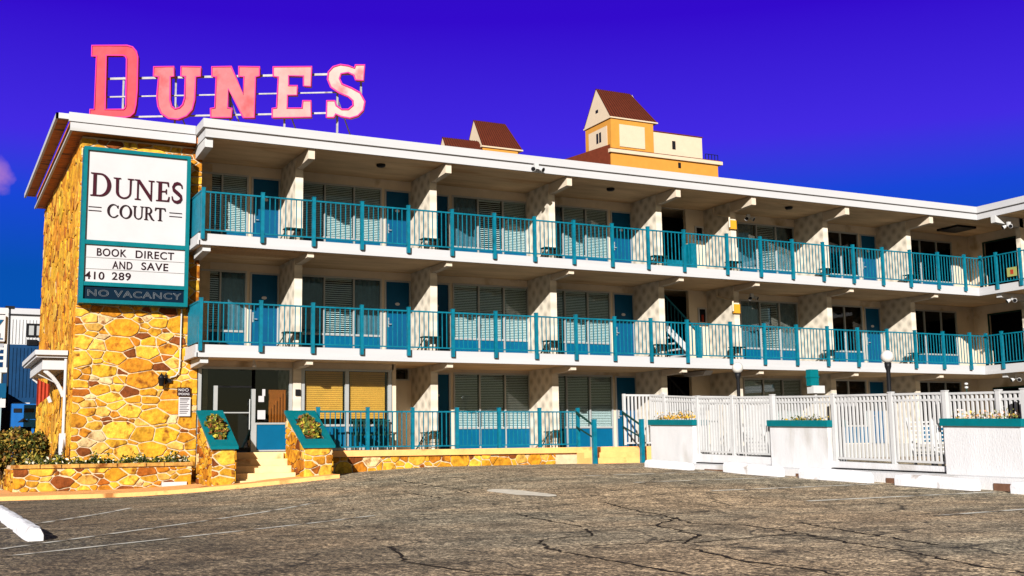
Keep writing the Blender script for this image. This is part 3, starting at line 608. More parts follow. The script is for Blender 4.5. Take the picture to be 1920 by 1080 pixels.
# terrace (raised deck)
mb=MB(); mb.box(9.2,17.1,29.35,31.9,.3,.93); mb.box(6.35,9.2,29.3,33,.3,.95); dk=mb.build('terrace_slab','conc',MT)
mb=MB(); mb.box(17.1,34,29.35,31.9,.3,.93); mb.box(34,46,20,36,.3,.93); mb.build('terrace_slab','pooldeck',MT)
mb=MB(); mb.box(9.05,19.65,29.17,29.35,.80,.96); mb.box(17.05,19.65,29.17,29.35,.40,.80); mb.build('terrace_edge','curb',MT)
mb=MB(); mb.box(9.05,17.05,29.28,29.35,.0,.80); tb=mb.build('terrace_base','mortar',MT)
mb=MB(); stones(mb,(9.1,29.28,.30),(1,0,0),(0,0,1),7.2,.5,(0,-1,0),8,size=.24,asp=1.1); mb.build('stonework','stone',tb)
TP=[9.2,10.57,11.86,13.18,14.48,15.78,17.05]
for x in TP: post(x,29.115 if False else 29.24,.93,2.08)
for a,b in zip(TP,TP[1:]): panel((a+.05,29.24),(b-.05,29.24),1.05,1.05,1.98,1.98)
# entrance steps
mb=MB()
for i in range(5): mb.box(6.67,8.28,27.75+i*.36,29.6,.0,.27+.17*i if i<4 else .95)
tag(mb.build('entrance_steps','conc'),'pale yellow concrete steps rising between the two stone planter pillars','steps')
# terrace steps
T2=thing('terrace_steps','low ochre steps with teal handrails beside the white picket fence','steps',(17.8,28.7,.45))
mb=MB(); mb.box(16.95,18.66,28.75,29.17,.35,.80); mb.box(16.95,18.66,28.35,28.75,.35,.65); mb.build('treads','curb',T2)
for x in (16.97,18.57):
    post(x,28.2,G(x,28.2),1.72,.11,T2,'newel_post')
    h=MB(); h.bar((x,28.2,1.55),(x,29.2,1.98),.045,.045); h.bar((x,28.2,1.2),(x,29.2,1.55),.035,.035); h.build('handrail','gmetal',T2)
post(18.64,29.24,.96,2.0,.08,T2,'newel_post')
# ------------------------------------------------------------------ roof sign
RSN=thing('roof_sign','large red and pink slab serif letters spelling DUNES on a white roof frame','sign',(7,32.5,9.5))
LET={'D':[[(-7.271,12.633),(-6.256,12.611),(-6.093,12.559),(-5.983,12.428),(-5.932,12.261),(-5.92,11.266),(-5.944,10.843),(-5.987,10.609),(-6.098,10.503),(-6.234,10.473),(-7.263,10.495),(-7.258,10.729),(-7.134,10.726),(-7.13,12.31),(-7.269,12.313)],[(-6.845,12.328),(-6.362,12.317),(-6.292,12.287),(-6.252,12.21),(-6.231,10.825),(-6.252,10.746),(-6.296,10.709),(-6.827,10.72)]],'U':[[(-5.463,11.956),(-4.885,11.953),(-4.868,11.659),(-4.978,11.652),(-4.969,10.963),(-4.918,10.774),(-4.816,10.693),(-4.689,10.723),(-4.6,10.815),(-4.549,11.002),(-4.547,11.652),(-4.675,11.665),(-4.673,11.949),(-4.104,11.927),(-4.107,11.643),(-4.244,11.637),(-4.26,10.949),(-4.322,10.668),(-4.477,10.484),(-4.726,10.386),(-5.0,10.42),(-5.21,10.569),(-5.307,10.783),(-5.347,11.065),(-5.317,11.659),(-5.465,11.681)]],'N':[[(-3.787,11.92),(-3.228,11.918),(-2.87,11.084),(-2.861,11.607),(-3.008,11.62),(-3.013,11.913),(-2.413,11.891),(-2.413,11.617),(-2.522,11.6),(-2.54,10.388),(-2.858,10.395),(-3.303,11.258),(-3.31,10.694),(-3.182,10.673),(-3.195,10.411),(-3.788,10.423),(-3.802,10.686),(-3.675,10.702),(-3.657,11.615),(-3.781,11.636)]],'E':[[(-2.023,11.882),(-0.916,11.868),(-0.934,11.279),(-1.148,11.297),(-1.151,11.59),(-1.576,11.608),(-1.573,11.316),(-1.322,11.31),(-1.328,11.028),(-1.601,11.034),(-1.606,10.65),(-1.178,10.641),(-1.158,10.861),(-0.93,10.856),(-0.912,10.373),(-2.03,10.378),(-2.034,10.649),(-1.907,10.665),(-1.873,11.577),(-2.019,11.599)]],'S':[[(0.605,11.883),(0.574,11.421),(0.342,11.44),(0.295,11.583),(0.135,11.666),(-0.07,11.638),(-0.115,11.497),(-0.045,11.331),(0.229,11.207),(0.479,11.061),(0.617,10.8),(0.572,10.544),(0.414,10.383),(0.187,10.318),(-0.063,10.37),(-0.222,10.453),(-0.267,10.351),(-0.485,10.355),(-0.475,10.846),(-0.247,10.842),(-0.201,10.7),(-0.041,10.58),(0.14,10.576),(0.276,10.69),(0.267,10.831),(0.139,10.951),(-0.135,11.074),(-0.364,11.243),(-0.457,11.481),(-0.435,11.693),(-0.299,11.846),(-0.094,11.907),(0.134,11.869),(0.317,11.795),(0.34,11.889)]]}
th=math.radians(28); ev=Vector((math.cos(th),-math.sin(th),0)); nv=Vector((math.sin(th),math.cos(th),0)); S0=Vector((10.3,30.5,0))
def sp_(s,z,d=0): return S0+ev*s+Vector((0,0,z))-nv*d
for ch,m in zip('DUNES',['letred','letpink','letpink','lete','letpeach']):
    lo=curve_obj('letter_'+ch.lower(),LET[ch],.16,m,RSN,lambda a,b,c:sp_(a,b,.08+c))
    curve_obj('letter_rim',LET[ch],0,'rim',lo,lambda a,b,c:sp_(a,b,.17+c),rimr=.026)
mb=MB()
for z,s0,s1,r_ in [(11.70,-6.9,.55,.04),(11.16,-6.9,-.1,.025),(10.55,-6.9,-.1,.032)]: mb.bar(sp_(s0,z,-.06),sp_(s1,z,-.06),r_,r_*1.6)
for s,za in [(-6.42,9.5),(-4.9,9.5),(-3.3,9.5),(-1.74,9.5),(-.22,9.5),(.46,11.0)]: mb.bar(sp_(s,za,-.1),sp_(s,11.75,-.1),.05,.05)
for s in (-6.42,-4.9,-3.3,-1.74,-.22): mb.bar(sp_(s,11.0,-.1),sp_(s+.45,9.5,-1.1),.03,.03)
mb.build('sign_frame','framegrey',RSN)
# ------------------------------------------------------------------ wall sign
WS=thing('wall_sign','tall white illuminated cabinet sign with teal frame reading Dunes Court on stone wall','sign',(4.6,30.3,4.7))
y=30.10; mb=MB(); x0,x1=3.30,5.95
mb.box(x0,x0+.09,y-.02,30.46,4.70,8.70); mb.box(x1-.09,x1,y-.02,30.46,4.70,8.70); mb.box(x0+.09,x1-.09,y-.02,30.46,8.61,8.70); mb.box(x0+.09,x1-.09,y-.02,30.46,4.70,4.80); mb.box(x0+.09,x1-.09,y-.01,30.46,6.19,6.30); mb.box(x0+.09,x1-.09,y-.01,30.46,5.14,5.24); mb.build('sign_frame','tealp',WS)
mb=MB(); mb.box(x0+.09,x1-.09,y+.05,30.4,6.30,8.61); fp=mb.build('upper_panel','signw',WS)
mb=MB(); mb.box(x0+.09,x1-.09,y+.05,30.4,5.24,6.19)
mq=mb.build('message_panel','signw',WS)
mb=MB(); mb.box(x0+.09,x1-.09,y+.05,30.4,4.80,5.14); nb=mb.build('vacancy_panel','neonbg',WS)
mb=MB()
for z in (5.58,5.87): mb.box(x0+.09,x1-.09,y+.035,y+.05,z-.008,z+.004)
mb.build('letter_track','frame',mq)
# serif capitals drawn as outlines in a 1x1 box
def arc(cx,cy,rx,ry,a0,a1,n=16): return [(cx+rx*math.cos(math.radians(a0+(a1-a0)*i/n)),cy+ry*math.sin(math.radians(a0+(a1-a0)*i/n))) for i in range(n+1)]
SER={
'D':[[(0,0),(.45,0)]+arc(.45,.5,.53,.5,-90,90,20)+[(0,1),(0,.96),(.12,.94),(.12,.06),(0,.04)],[(.27,.06),(.27,.94),(.42,.94)]+arc(.42,.5,.38,.44,90,-90,20)[1:]+[(.3,.06)]],
'U':[[(0,1),(.36,1),(.36,.96),(.25,.94),(.25,.35)]+arc(.53,.33,.27,.27,180,360,14)+[(.80,.94),(.69,.96),(.69,1),(1,1),(1,.96),(.88,.94),(.87,.35)]+arc(.50,.33,.37,.34,0,-180,18)[1:]+[(.12,.94),(0,.96)]],
'N':[[(0,1),(.26,1),(.82,.26),(.82,.94),(.70,.96),(.70,1),(1,1),(1,.96),(.88,.94),(.88,-.02),(.83,-.02),(.20,.84),(.20,.06),(.32,.04),(.32,0),(.02,0),(.02,.04),(.13,.06),(.13,.94),(0,.96)]],
'E':[[(0,0),(.96,0),(1,.26),(.94,.26),(.85,.07),(.40,.06),(.40,.47),(.68,.48),(.74,.38),(.78,.38),(.78,.64),(.74,.64),(.68,.54),(.40,.53),(.40,.94),(.80,.93),(.88,.76),(.93,.76),(.91,1),(0,1),(0,.96),(.16,.94),(.16,.06),(0,.04)]],
'C':[arc(.52,.5,.52,.52,42,322,30)+[(.97,.22)]+arc(.56,.5,.38,.45,318,45,30)+[(.88,.72),(.93,.70),(.95,.95),(.90,.93)]],
'O':[arc(.5,.5,.5,.52,0,360,36)[:-1],arc(.5,.5,.34,.45,360,0,36)[:-1]],
'R':[[(0,0),(.40,0),(.40,.04),(.28,.06),(.28,.46),(.42,.46),(.74,.04),(.88,-.02),(1.05,0),(1.05,.03),(.92,.08),(.60,.49)]+arc(.42,.74,.36,.26,-60,90,14)+[(0,1),(0,.96),(.12,.94),(.12,.06),(0,.04)],[(.28,.52),(.28,.94),(.38,.94)]+arc(.38,.73,.24,.21,90,-90,12)[1:]]   ,
'T':[[(.30,0),(.70,0),(.70,.04),(.58,.06),(.58,.93),(.86,.92),(.95,.76),(1,.76),(.97,1),(.03,1),(0,.76),(.05,.76),(.14,.92),(.42,.93),(.42,.06),(.30,.04)]],
}
def spath(pts,w):
    L_,R_=[],[]
    for i,p in enumerate(pts):
        a=Vector(pts[max(i-1,0)]); b=Vector(pts[min(i+1,len(pts)-1)]); d=(b-a).normalized(); n_=Vector((-d.y,d.x)); t=i/(len(pts)-1); ww=w*(.35+.65*math.sin(math.pi*t)); L_.append(tuple(Vector(p)+n_*ww)); R_.append(tuple(Vector(p)-n_*ww))
    return L_+R_[::-1]
SER['S']=[spath([(.92,.74),(.88,.88),(.72,.96),(.5,.98),(.28,.92),(.16,.77),(.22,.63),(.42,.53),(.64,.43),(.82,.33),(.86,.20),(.74,.07),(.5,.01),(.28,.04),(.12,.14),(.08,.30)],.105)]
def serif(ch,xa,xb,za,zb,m,par):
    curve_obj('letter_'+ch.lower(),SER[ch],.03,m,par,lambda a,b,c:Vector((xa+a*(xb-xa),y+.035+c,za+b*(zb-za))))
for ch,a,b,z0_,z1_ in [('D',3.48,3.98,7.44,8.04),('U',4.03,4.53,7.43,7.96),('N',4.55,5.04,7.43,7.96),('E',5.09,5.43,7.44,7.96),('S',5.47,5.77,7.44,7.96)]: serif(ch,a,b,z0_,z1_,'maroon',fp)
for ch,a,b in [('C',3.90,4.18),('O',4.20,4.50),('U',4.52,4.79),('R',4.81,5.05),('T',5.07,5.34)]: serif(ch,a,b,6.92,7.26,'ink',fp)
mb=MB()
for a,b in ((3.45,3.76),(5.44,5.76)):
    for z in (7.06,7.155): mb.box(a,b,y+.03,y+.05,z-.009,z+.009)
mb.build('dash_lines','ink',fp)
for t_,x_,z_,w_ in [('BOOK',3.69,5.91,.72),('DIRECT',4.63,5.91,.96),('AND',4.07,5.60,.49),('SAVE',4.78,5.61,.67),('410',3.42,5.305,.47),('289',4.07,5.315,.46)]:
    text_obj('message_text',t_,x_,z_,.20,y+.045,'ink',mq,width=w_,depth=.004,bold=.015)
text_obj('neon_text','NO VACANCY',3.50,4.88,.17,y+.04,'tube',nb,width=2.3,tube=.018)
# ------------------------------------------------------------------ things on the stone wall
t=thing('wall_lantern','black carriage lantern mounted on the stone wall below the big sign','lantern',(5.43,30.3,2.75))
mb=MB(); mb.lathe((5.38,30.28,2.68),[(0,-.02),(.05,-.02),(.06,0),(.085,.17),(.10,.18),(.05,.26),(.02,.29),(0,.33)],8); mb.build('lantern_body','black',t)
mb=MB(); mb.lathe((5.38,30.28,2.70),[(.055,0),(.078,.15)],8); mb.build('glass','globe',t)
mb=MB(); mb.tube((5.38,30.28,2.97),(5.52,30.44,2.90),.012); mb.tube((5.52,30.44,2.72),(5.52,30.44,2.98),.02); mb.box(5.50,5.66,30.40,30.45,2.76,2.86); mb.build('bracket','black',t)
mb=MB(); pts=[(5.87,30.42,4.68),(5.86,30.42,3.25),(5.84,30.42,3.05),(5.76,30.42,2.93),(5.62,30.42,2.89)]
for a,b in zip(pts,pts[1:]): mb.tube(a,b,.018)
tag(mb.build('conduit','white'),'thin white wire conduit running from big sign down to the lantern','pipe')
t=thing('smoking_sign','small black and white no smoking sign on the stone wall','sign',(5.97,30.4,2.4))
mb=MB(); mb.box(5.81,6.14,30.40,30.43,2.42,2.64); b0=mb.build('plate','ink',t)
text_obj('text','NO',5.84,2.54,.07,30.395,'signw',b0,depth=.002,bold=.02); text_obj('text','SMOKING',5.835,2.44,.06,30.395,'signw',b0,width=.28,depth=.002,bold=.02)
curve_obj('symbol',[arc(6.05,2.575,.042,.042,0,360,20)[:-1],arc(6.05,2.575,.03,.03,360,0,20)[:-1]],.004,'signw',b0,lambda a,b,c:Vector((a,30.395+c,b)))
t=thing('paper_notice','white paper notice sheet with lines of text under the no smoking sign','notice',(6,30.4,1.9))
mb=MB(); mb.box(5.85,6.15,30.405,30.425,1.90,2.39); b0=mb.build('sheet','signw',t)
mb=MB()
for i in range(9): mb.box(5.88,6.12-.03*(i%3),30.401,30.405,2.33-.045*i,2.345-.045*i-(0 if i else -.012))
mb.build('text_lines','ink',b0)
# ------------------------------------------------------------------ pillars with plant boxes
for i,(xa,xb,lb,side) in enumerate([(6.06,6.66,'stone pillar with sloping teal cap and shrub, left of the entrance steps',5),(8.29,9.05,'stone pillar with sloping teal cap and shrub, right of the entrance steps',6)]):
    t=thing('planter_pillar',lb,'planter pillar',((xa+xb)/2,28.3,.1),'stone planter pillars flanking the entrance steps')
    sl_=lambda yy:1.14+(yy-27.5)*(.80/1.5)
    mb=MB(); mb.prism([(27.52,0),(29.1,0),(29.1,1.12+.8*1.07-.1),(27.52,1.06)],'x',xa+.03,xb-.03); cr_=mb.build('core','mortar',t)
    mb=MB(); stones(mb,(xa+.02,27.52,.05),(1,0,0),(0,0,1),xb-xa-.04,1.03,(0,-1,0),20+i)
    stones(mb,(xa+.03,29.1,.05),(0,-1,0),(0,0,1),1.6,1.9,(-1,0,0),30+i,top=lambda a:1.0+(1.55-a)*.52)
    stones(mb,(xb-.03,27.5,.05),(0,1,0),(0,0,1),1.6,1.9,(1,0,0),40+i,top=lambda a:1.0+a*.52)
    mb.build('stonework','stone',t)
    # sloping teal cap as a frame with an opening
    def cp(x,yy,dz=0): return (x,yy,sl_(yy)+dz)
    mb=MB(); X0,X1,Y0,Y1=xa-.03,xb+.03,27.42,29.12; a0,a1,b0_,b1_=xa+.13,xb-.13,27.72,28.82
    for (p,q,r_,s_) in [((X0,Y0),(X1,Y0),(X1,b0_),(X0,b0_)),((X0,b1_),(X1,b1_),(X1,Y1),(X0,Y1)),((X0,b0_),(a0,b0_),(a0,b1_),(X0,b1_)),((a1,b0_),(X1,b0_),(X1,b1_),(a1,b1_))]:
        mb.hexa([cp(*p,-.07),cp(*q,-.07),cp(*r_,-.07),cp(*s_,-.07),cp(*p),cp(*q),cp(*r_),cp(*s_)])
    mb.build('sloping_cap','tealp',t)
    mb=MB(); mb.hexa([cp(a0,b0_,-.2),cp(a1,b0_,-.2),cp(a1,b1_,-.2),cp(a0,b1_,-.2),cp(a0,b0_,-.08),cp(a1,b0_,-.08),cp(a1,b1_,-.08),cp(a0,b1_,-.08)]); mb.build('soil','soil',t)
    RR=random.Random(50+i); mb=MB()
    def fn(R,a0=a0,a1=a1,b0_=b0_,b1_=b1_):
        while 1:
            a,b,c=R.uniform(-1,1),R.uniform(-1,1),R.uniform(-.3,1)
            if a*a+b*b+c*c<1: break
        yy=(b0_+b1_)/2+b*.50; return ((a0+a1)/2+a*(.21+.07*math.sin(b*9)),yy+.05*math.sin(a*11),sl_(yy)+c*(.18+.07*math.sin(b*7+a*5)))
    leaves(mb,1100,fn,.12,[(.10,.13,.02),(.22,.20,.03),(.05,.08,.015),(.55,.45,.05),(.30,.10,.03)],RR)
    for j in range(14): p=fn(RR); mb.tube((p[0],p[1],sl_(p[1])-.08),p,.006,c=(.1,.06,.03),n=5)
    tag(mb.build('shrub','leaf'),'small yellow green shrub growing in the cap of the '+('left' if i==0 else 'right')+' stone pillar','shrub','shrubs in the stone planter pillars')
# ------------------------------------------------------------------ low stone planter with plants
t=thing('stone_planter','low yellow stone planter wall in front of the stone wing','planter',(3.9,29.5,0))
mb=MB(); mb.box(1.93,5.98,29.24,29.5,-.05,.72); mb.box(1.93,2.2,29.5,36,-.05,.72); c_=mb.build('core','mortar',t)
mb=MB(); stones(mb,(1.9,29.24,.1),(1,0,0),(0,0,1),4.08,.54,(0,-1,0),61); stones(mb,(1.93,36,.1),(0,-1,0),(0,0,1),6.7,.54,(-1,0,0),62)
RR=random.Random(9); x=1.86
while x<5.95: w_=min(RR.uniform(.4,.9),6.0-x); q=RR.uniform(.8,1.1); mb.hexa([(x+.01,29.17,.65),(x+w_-.01,29.17,.65),(x+w_-.01,29.52,.65),(x+.01,29.52,.65),(x+.015,29.18,.73),(x+w_-.02,29.18,.74),(x+w_-.02,29.5,.73),(x+.02,29.5,.74)],(.72*q,.36*q,.08*q)); x+=w_
mb.build('stonework','stone',t)
mb=MB(); mb.box(2.2,6.0,29.5,30.5,.3,.66); mb.box(2.2,3.24,30.5,36,.3,.66); tag(mb.build('soil','soil',t))
mb=MB(); mb.box(5.25,5.85,29.14,29.16,.15,.26); tag(mb.build('vent_plate','white',t))
RR=random.Random(77); mb=MB()
leaves(mb,9500,lambda R:(lambda x_:(x_,R.uniform(29.42,30.0),.66+abs(R.gauss(0,.5))*(.17+.05*math.sin(x_*7)+.04*math.sin(x_*17+1))))(R.uniform(2.2,5.97)),.075,[(.05,.08,.012),(.10,.12,.02),(.025,.04,.008),(.03,.05,.01),(.06,.08,.01),(.55,.42,.05),(.9,.8,.6)],RR)
tag(mb.build('ground_cover','leaf'),'low flowering ground cover with white and yellow blooms along the planter','ground cover',None,'stuff')
mb=MB(); 
def hedgef(R):
    while 1:
        a,b,c=R.uniform(-1,1),R.uniform(-1,1),R.uniform(-1,1)
        if .45<abs(a)**3+abs(b)**3+abs(c)**3<1: break
    k=.06*math.sin(a*9)+.05*math.sin(b*13+a*5)
    return (2.0+a*.95,32.4+b*1.0,1.10+c*(.50+k))
leaves(mb,6500,hedgef,.10,[(.06,.08,.015),(.14,.13,.02),(.03,.035,.008),(.50,.34,.06),(.22,.10,.02)],RR)
hd=mb.build('foliage','leaf'); t=thing('hedge_shrub','dense dark clipped shrub behind the low stone planter at the left','shrub',(2.0,32.4,.6)); hd.parent=t; hd.matrix_parent_inverse=Matrix.Translation(-Vector(t.location))
mb=MB(); 
for j in range(9): a=j*.7; mb.tube((2.0+.1*math.cos(a),32.4+.1*math.sin(a),.5),(2.0+.7*math.cos(a),32.4+.7*math.sin(a),1.4),.02,.008,c=(.06,.03,.015))
mb.build('trunk','leaf',t)
mb=MB(); RR=random.Random(4)
for j in range(34):
    a=RR.uniform(0,6.28); ln=RR.uniform(.35,.60); up=RR.uniform(.25,.62); P=[]; w_=.03
    for i in range(7): s=i/6; P.append(Vector((2.52+math.cos(a)*ln*s*.75,29.85+math.sin(a)*ln*s*.5,.66+up*(1.9*s-1.5*s*s))))
    sd=Vector((-math.sin(a),math.cos(a),0))
    for i in range(6):
        w0=w_*(1-(i/6)**2); w1=w_*(1-((i+1)/6)**2)
        mb.quad(P[i]-sd*w0,P[i]+sd*w0,P[i+1]+sd*w1,P[i+1]-sd*w1,(.10,.11,.02)); mb.quad(P[i]+sd*w0+Vector((0,0,.003)),P[i]+sd*(w0+.008),P[i+1]+sd*(w1+.008),P[i+1]+sd*w1+Vector((0,0,.003)),(.75,.55,.10))
tag(mb.build('spiky_plant','leaf'),'spiky arching plant with yellow edged leaves in the low stone planter','plant')
# ------------------------------------------------------------------ canopy on the side wall
t=thing('side_canopy','small white flat canopy with curved brackets on the side of stone wing','canopy',(2.9,33,3.2))
mb=MB(); mb.box(2.46,3.24,31.5,35.8,3.50,3.62); mb.box(2.50,3.24,31.6,35.7,3.44,3.50); mb.build('upper_roof','white',t)
mb=MB(); mb.box(2.66,3.24,31.75,35.5,3.14,3.40); mb.box(2.7,3.24,31.8,35.4,3.40,3.44); mb.build('lower_fascia','white',t)
for yy in (31.85,35.2):
    mb=MB(); P=[(2.72,3.12),(2.80,3.06),(2.92,2.95),(3.05,2.78),(3.14,2.60),(3.20,2.45)]
    for a,b in zip(P,P[1:]): mb.bar((a[0],yy,a[1]),(b[0],yy,b[1]),.08,.09)
    mb.build('curved_bracket','white',t)
t=thing('hanging_flag','reddish brown folded flag hanging below the small side canopy','flag',(2.8,32.3,2.3))
mb=MB(); mb.tube((3.2,32.3,2.75),(2.62,32.3,3.05),.015); mb.build('pole','white',t)
mb=MB(); n=7
for i in range(n):
    xa=2.60+i*.045; d0=.04*(i%2); d1=.04*((i+1)%2); mb.hexa([(xa,32.3+d0,2.22+i*.04),(xa+.045,32.3+d1,2.26+i*.04),(xa+.045,32.31+d1,2.26+i*.04),(xa,32.31+d0,2.22+i*.04),(xa,32.3+d0,2.92-i*.02),(xa+.045,32.3+d1,2.90-i*.02),(xa+.045,32.31+d1,2.90-i*.02),(xa,32.31+d0,2.92-i*.02)])
mb.build('cloth','red',t)
mb=MB(); mb.tube((3.20,31.5,3.4),(3.20,31.5,1.45),.04); mb.tube((3.20,31.5,1.45),(3.14,31.3,.95),.05); mb.box(3.10,3.25,31.42,31.50,1.0,1.5)
tag(mb.build('downspout','white'),'white downspout pipe running down the corner of the stone side wall','pipe')
# ------------------------------------------------------------------ left background
t=thing('neighbour_building','white vertical sided building with blue lower storey behind the stone wing','building',(5,50,0))
mb=MB(); mb.box(2.72,9,48,60,5.30,6.40); mb.box(2.72,9,48,60,3.0,5.30); s_=mb.build('upper_wall','white',t)
mb=MB()
for i in range(30): mb.box(2.76+i*.12,2.78+i*.12,47.97,48,3.9+1.36,6.2)
mb.build('battens','white',s_)
mb=MB(); mb.box(2.62,9,47.85,60,6.40,6.62); mb.build('parapet','fascia',t)
mb=MB(); mb.box(2.75,9,47.9,48,.0,5.22); mb.box(2.65,2.75,47.9,60,0,5.22); b0=mb.build('lower_wall','bluedark',t)
mb=MB()
for i in range(12): mb.box(2.8+i*.13,2.815+i*.13,47.87,47.9,3.2,5.1)
mb.build('battens','bluedark',b0)
mb=MB(); mb.box(3.38,3.44,47.9,47.98,5.55,6.05); mb.box(3.44,4.3,47.9,47.98,6.0,6.05); mb.box(3.44,4.3,47.9,47.98,5.55,5.60); mb.box(3.66,3.72,47.9,47.98,5.6,6.0); w_=mb.build('window','black',t)
mb=MB(); mb.box(3.44,4.3,47.96,47.99,5.6,6.0); mb.build('pane','frame',w_)
mb=MB(); mb.box(3.42,3.8,47.85,47.98,5.2,5.42)
for i in range(4): mb.box(3.5,3.78,47.82,47.85,5.22+i*.05,5.24+i*.05)
mb.build('air_conditioner','black',t)
mb=MB(); mb.box(3.0,3.6,47.6,47.9,2.92,2.98); mb.build('ledge','white',t)
t=thing('balcony_house','pale blue house with white balcony rails cut off by the left edge','building',(1,41,0))
mb=MB(); mb.box(-4,2.25,41,50,0,3.7); mb.build('wall',mat('pale_blue_siding',(.35,.5,.55),.7,.1,3),t)
mb=MB(); mb.box(-4,2.32,40.2,41,3.62,3.78); mb.box(-4,2.25,40.2,40.3,4.55,4.65); mb.box(-4,2.28,40.2,41,5.5,5.7)
for z in (3.95,4.15,4.35): mb.box(-4,2.2,40.22,40.27,z,z+.07)
for x in (-3,-1.5,0,1.2,2.2): mb.box(x,x+.09,40.2,40.29,3.78,5.5)
mb.box(2.05,2.15,40.0,40.1,0,3.6)
mb.build('balcony','white',t)
t=thing('shop_sign','white sign board with blue script lettering at the far left edge','sign',(1.5,40,4.6))
mb=MB(); mb.box(-.5,2.2,40.05,40.15,4.6,5.45); b0=mb.build('board','signw',t); text_obj('text','sy',1.55,4.95,.35,40.04,'bluedoor',b0,width=.6,depth=.01,bold=.03); text_obj('text','L',2.02,4.66,.2,40.04,'bluedoor',b0,depth=.01,bold=.03)
t=thing('parking_sign','small blue and white sign on a post left of the blue box','sign',(2.1,39,0))
mb=MB(); mb.box(1.9,2.25,39,39.03,2.75,3.2); mb.build('plate','bluedoor',t); mb=MB(); mb.box(1.9,2.25,39.0,39.03,2.45,2.72); mb.build('lower_plate','signw',t); mb=MB(); mb.tube((2.08,39.06,0),(2.08,39.06,3.1),.03); mb.build('post','frame',t)
t=thing('utility_pole','thin dark metal lamp pole in front of the white sided building','pole',(2.72,46,0))
mb=MB(); mb.tube((2.75,46,0),(2.66,46,6.38),.045,.035); mb.build('pole','black',t); mb=MB(); mb.box(2.5,2.82,45.9,46.05,6.36,6.46); mb.build('cap','black',t)
t=thing('newspaper_box','blue metal cabinet on legs with two dark slots','cabinet',(2.9,40.5,0))
mb=MB(); mb.box(2.52,3.25,40.4,40.8,1.89,2.63); b0=mb.build('body','bluebox',t)
mb=MB(); mb.box(2.58,2.82,40.37,40.4,2.35,2.48); mb.box(2.89,3.19,40.37,40.4,2.35,2.48); mb.prism([(2.72,2.04),(3.06,2.04),(2.89,2.18)],'y',40.38,40.4); mb.build('slots','black',b0)
for x in (2.54,3.14): mb=MB(); mb.box(x,x+.08,40.4,40.5,0,1.89); mb.build('leg','bluebox',t)
mb=MB(); mb.box(2.4,4.1,45.5,45.6,0,2.6); tag(mb.build('dark_fence','black'),'dark board fence standing behind the blue cabinet','fence')
# ------------------------------------------------------------------ pool area: plinth, pickets, planters
mb=MB(); mb.box(17.8,34,11,29.15,.0,.30); struct(mb.build('pool_deck','pooldeck'))
def zt(Y): # top of fence
    pts=[(11,1.74),(14.42,1.84),(16.07,1.89),(19.17,1.99),(24.14,2.18),(27.4,2.41)]
    for (a,b),(c,d) in zip(pts,pts[1:]):
        if Y<=c: return b+(d-b)*(Y-a)/(c-a)
    return pts[-1][1]
def zb(Y):
    pts=[(11,.33),(16.1,.49),(19.16,.59),(21.2,.67),(24.1,.77),(27.4,.88)]
    for (a,b),(c,d) in zip(pts,pts[1:]):
        if Y<=c: return b+(d-b)*(Y-a)/(c-a)
    return pts[-1][1]
FX=17.62
FN=thing('picket_fence','long white picket fence on white plinth along the pool parking edge','fence',(17.6,20,.3))
mb=MB(); ysx=[11,13,14.3,16.1,19.16,21.2,24.1,26.1]
for a,b in zip(ysx,ysx[1:]): mb.hexa([(FX-.05,a,-.1),(FX+.15,a,-.1),(FX+.15,b,-.1),(FX-.05,b,-.1),(FX-.05,a,zb(a)-.03),(FX+.15,a,zb(a)-.03),(FX+.15,b,zb(b)-.03),(FX-.05,b,zb(b)-.03)])
mb.build('plinth','whiteb',FN)
def pickets(x,a,b,bot=None,nm='picket_panel',wp=.040,stp=.112):
    mb=MB(); n=int((b-a)/stp); B=(lambda Y:zb(Y)+.02) if bot is None else bot
    for z_ in ('t','m','b'):
        f=(lambda Y:zt(Y)-.025) if z_=='t' else (lambda Y:zt(Y)-.15) if z_=='m' else (lambda Y:B(Y)+.02)
        mb.bar((x,a,f(a)),(x,b,f(b)),.035 if z_!='t' else .06,.045)
    for i in range(n+1):
        yy=a+(b-a)*(i+.5)/(n+1); mb.box(x-.018,x+.018,yy-wp/2,yy+wp/2,B(yy),zt(yy)-.04)
    mb.build(nm,'white',FN)
pickets(FX,21.22,24.12); pickets(FX,17.55,19.2); pickets(FX,16.12,17.45); pickets(FX,12.9,14.2); pickets(FX,11.2,12.8)
pb=lambda Y:1.2+.033*(Y-14)
pickets(FX+.42,23.9,26.9,pb); pickets(FX+.42,18.9,21.95,pb); pickets(FX+.42,13.9,16.75,pb)
for yy,x in [(26.2,FX+.42),(24.13,FX),(21.21,FX),(19.18,FX),(17.5,FX),(16.1,FX),(14.3,FX),(12.85,FX),(22.7,FX),(15.2,FX+.42)]:
    mb=MB(); mb.box(x-.045,x+.045,yy-.045,yy+.045,.1,zt(yy)+.01); mb.box(x-.055,x+.055,yy-.055,yy+.055,zt(yy)+.01,zt(yy)+.03); mb.build('fence_post','white',FN)
mb=MB(); yy_=[11+i*.6 for i in range(24)]
for a,c in zip(yy_,yy_[1:]): mb.hexa([(17.17,a,-.1),(17.57,a,-.1),(17.57,c,-.1),(17.17,c,-.1),(17.17,a,.27+.022*(a-14)),(17.57,a,.28+.022*(a-14)),(17.57,c,.28+.022*(c-14)),(17.17,c,.27+.022*(c-14))])
struct(mb.build('kerb','whiteb'))
for a,c in [(19.44,19.97),(16.71,17.30),(14.05,14.70),(22.05,23.3)]:
    mb=MB(); mb.hexa([(17.14,a,-.1),(17.165,a,-.1),(17.165,c,-.1),(17.14,c,-.1),(17.14,a,.17+.022*(a-14)),(17.165,a,.17+.022*(a-14)),(17.165,c,.17+.022*(c-14)),(17.14,c,.17+.022*(c-14))]); struct(mb.build('bare_kerb',M['dirt']))
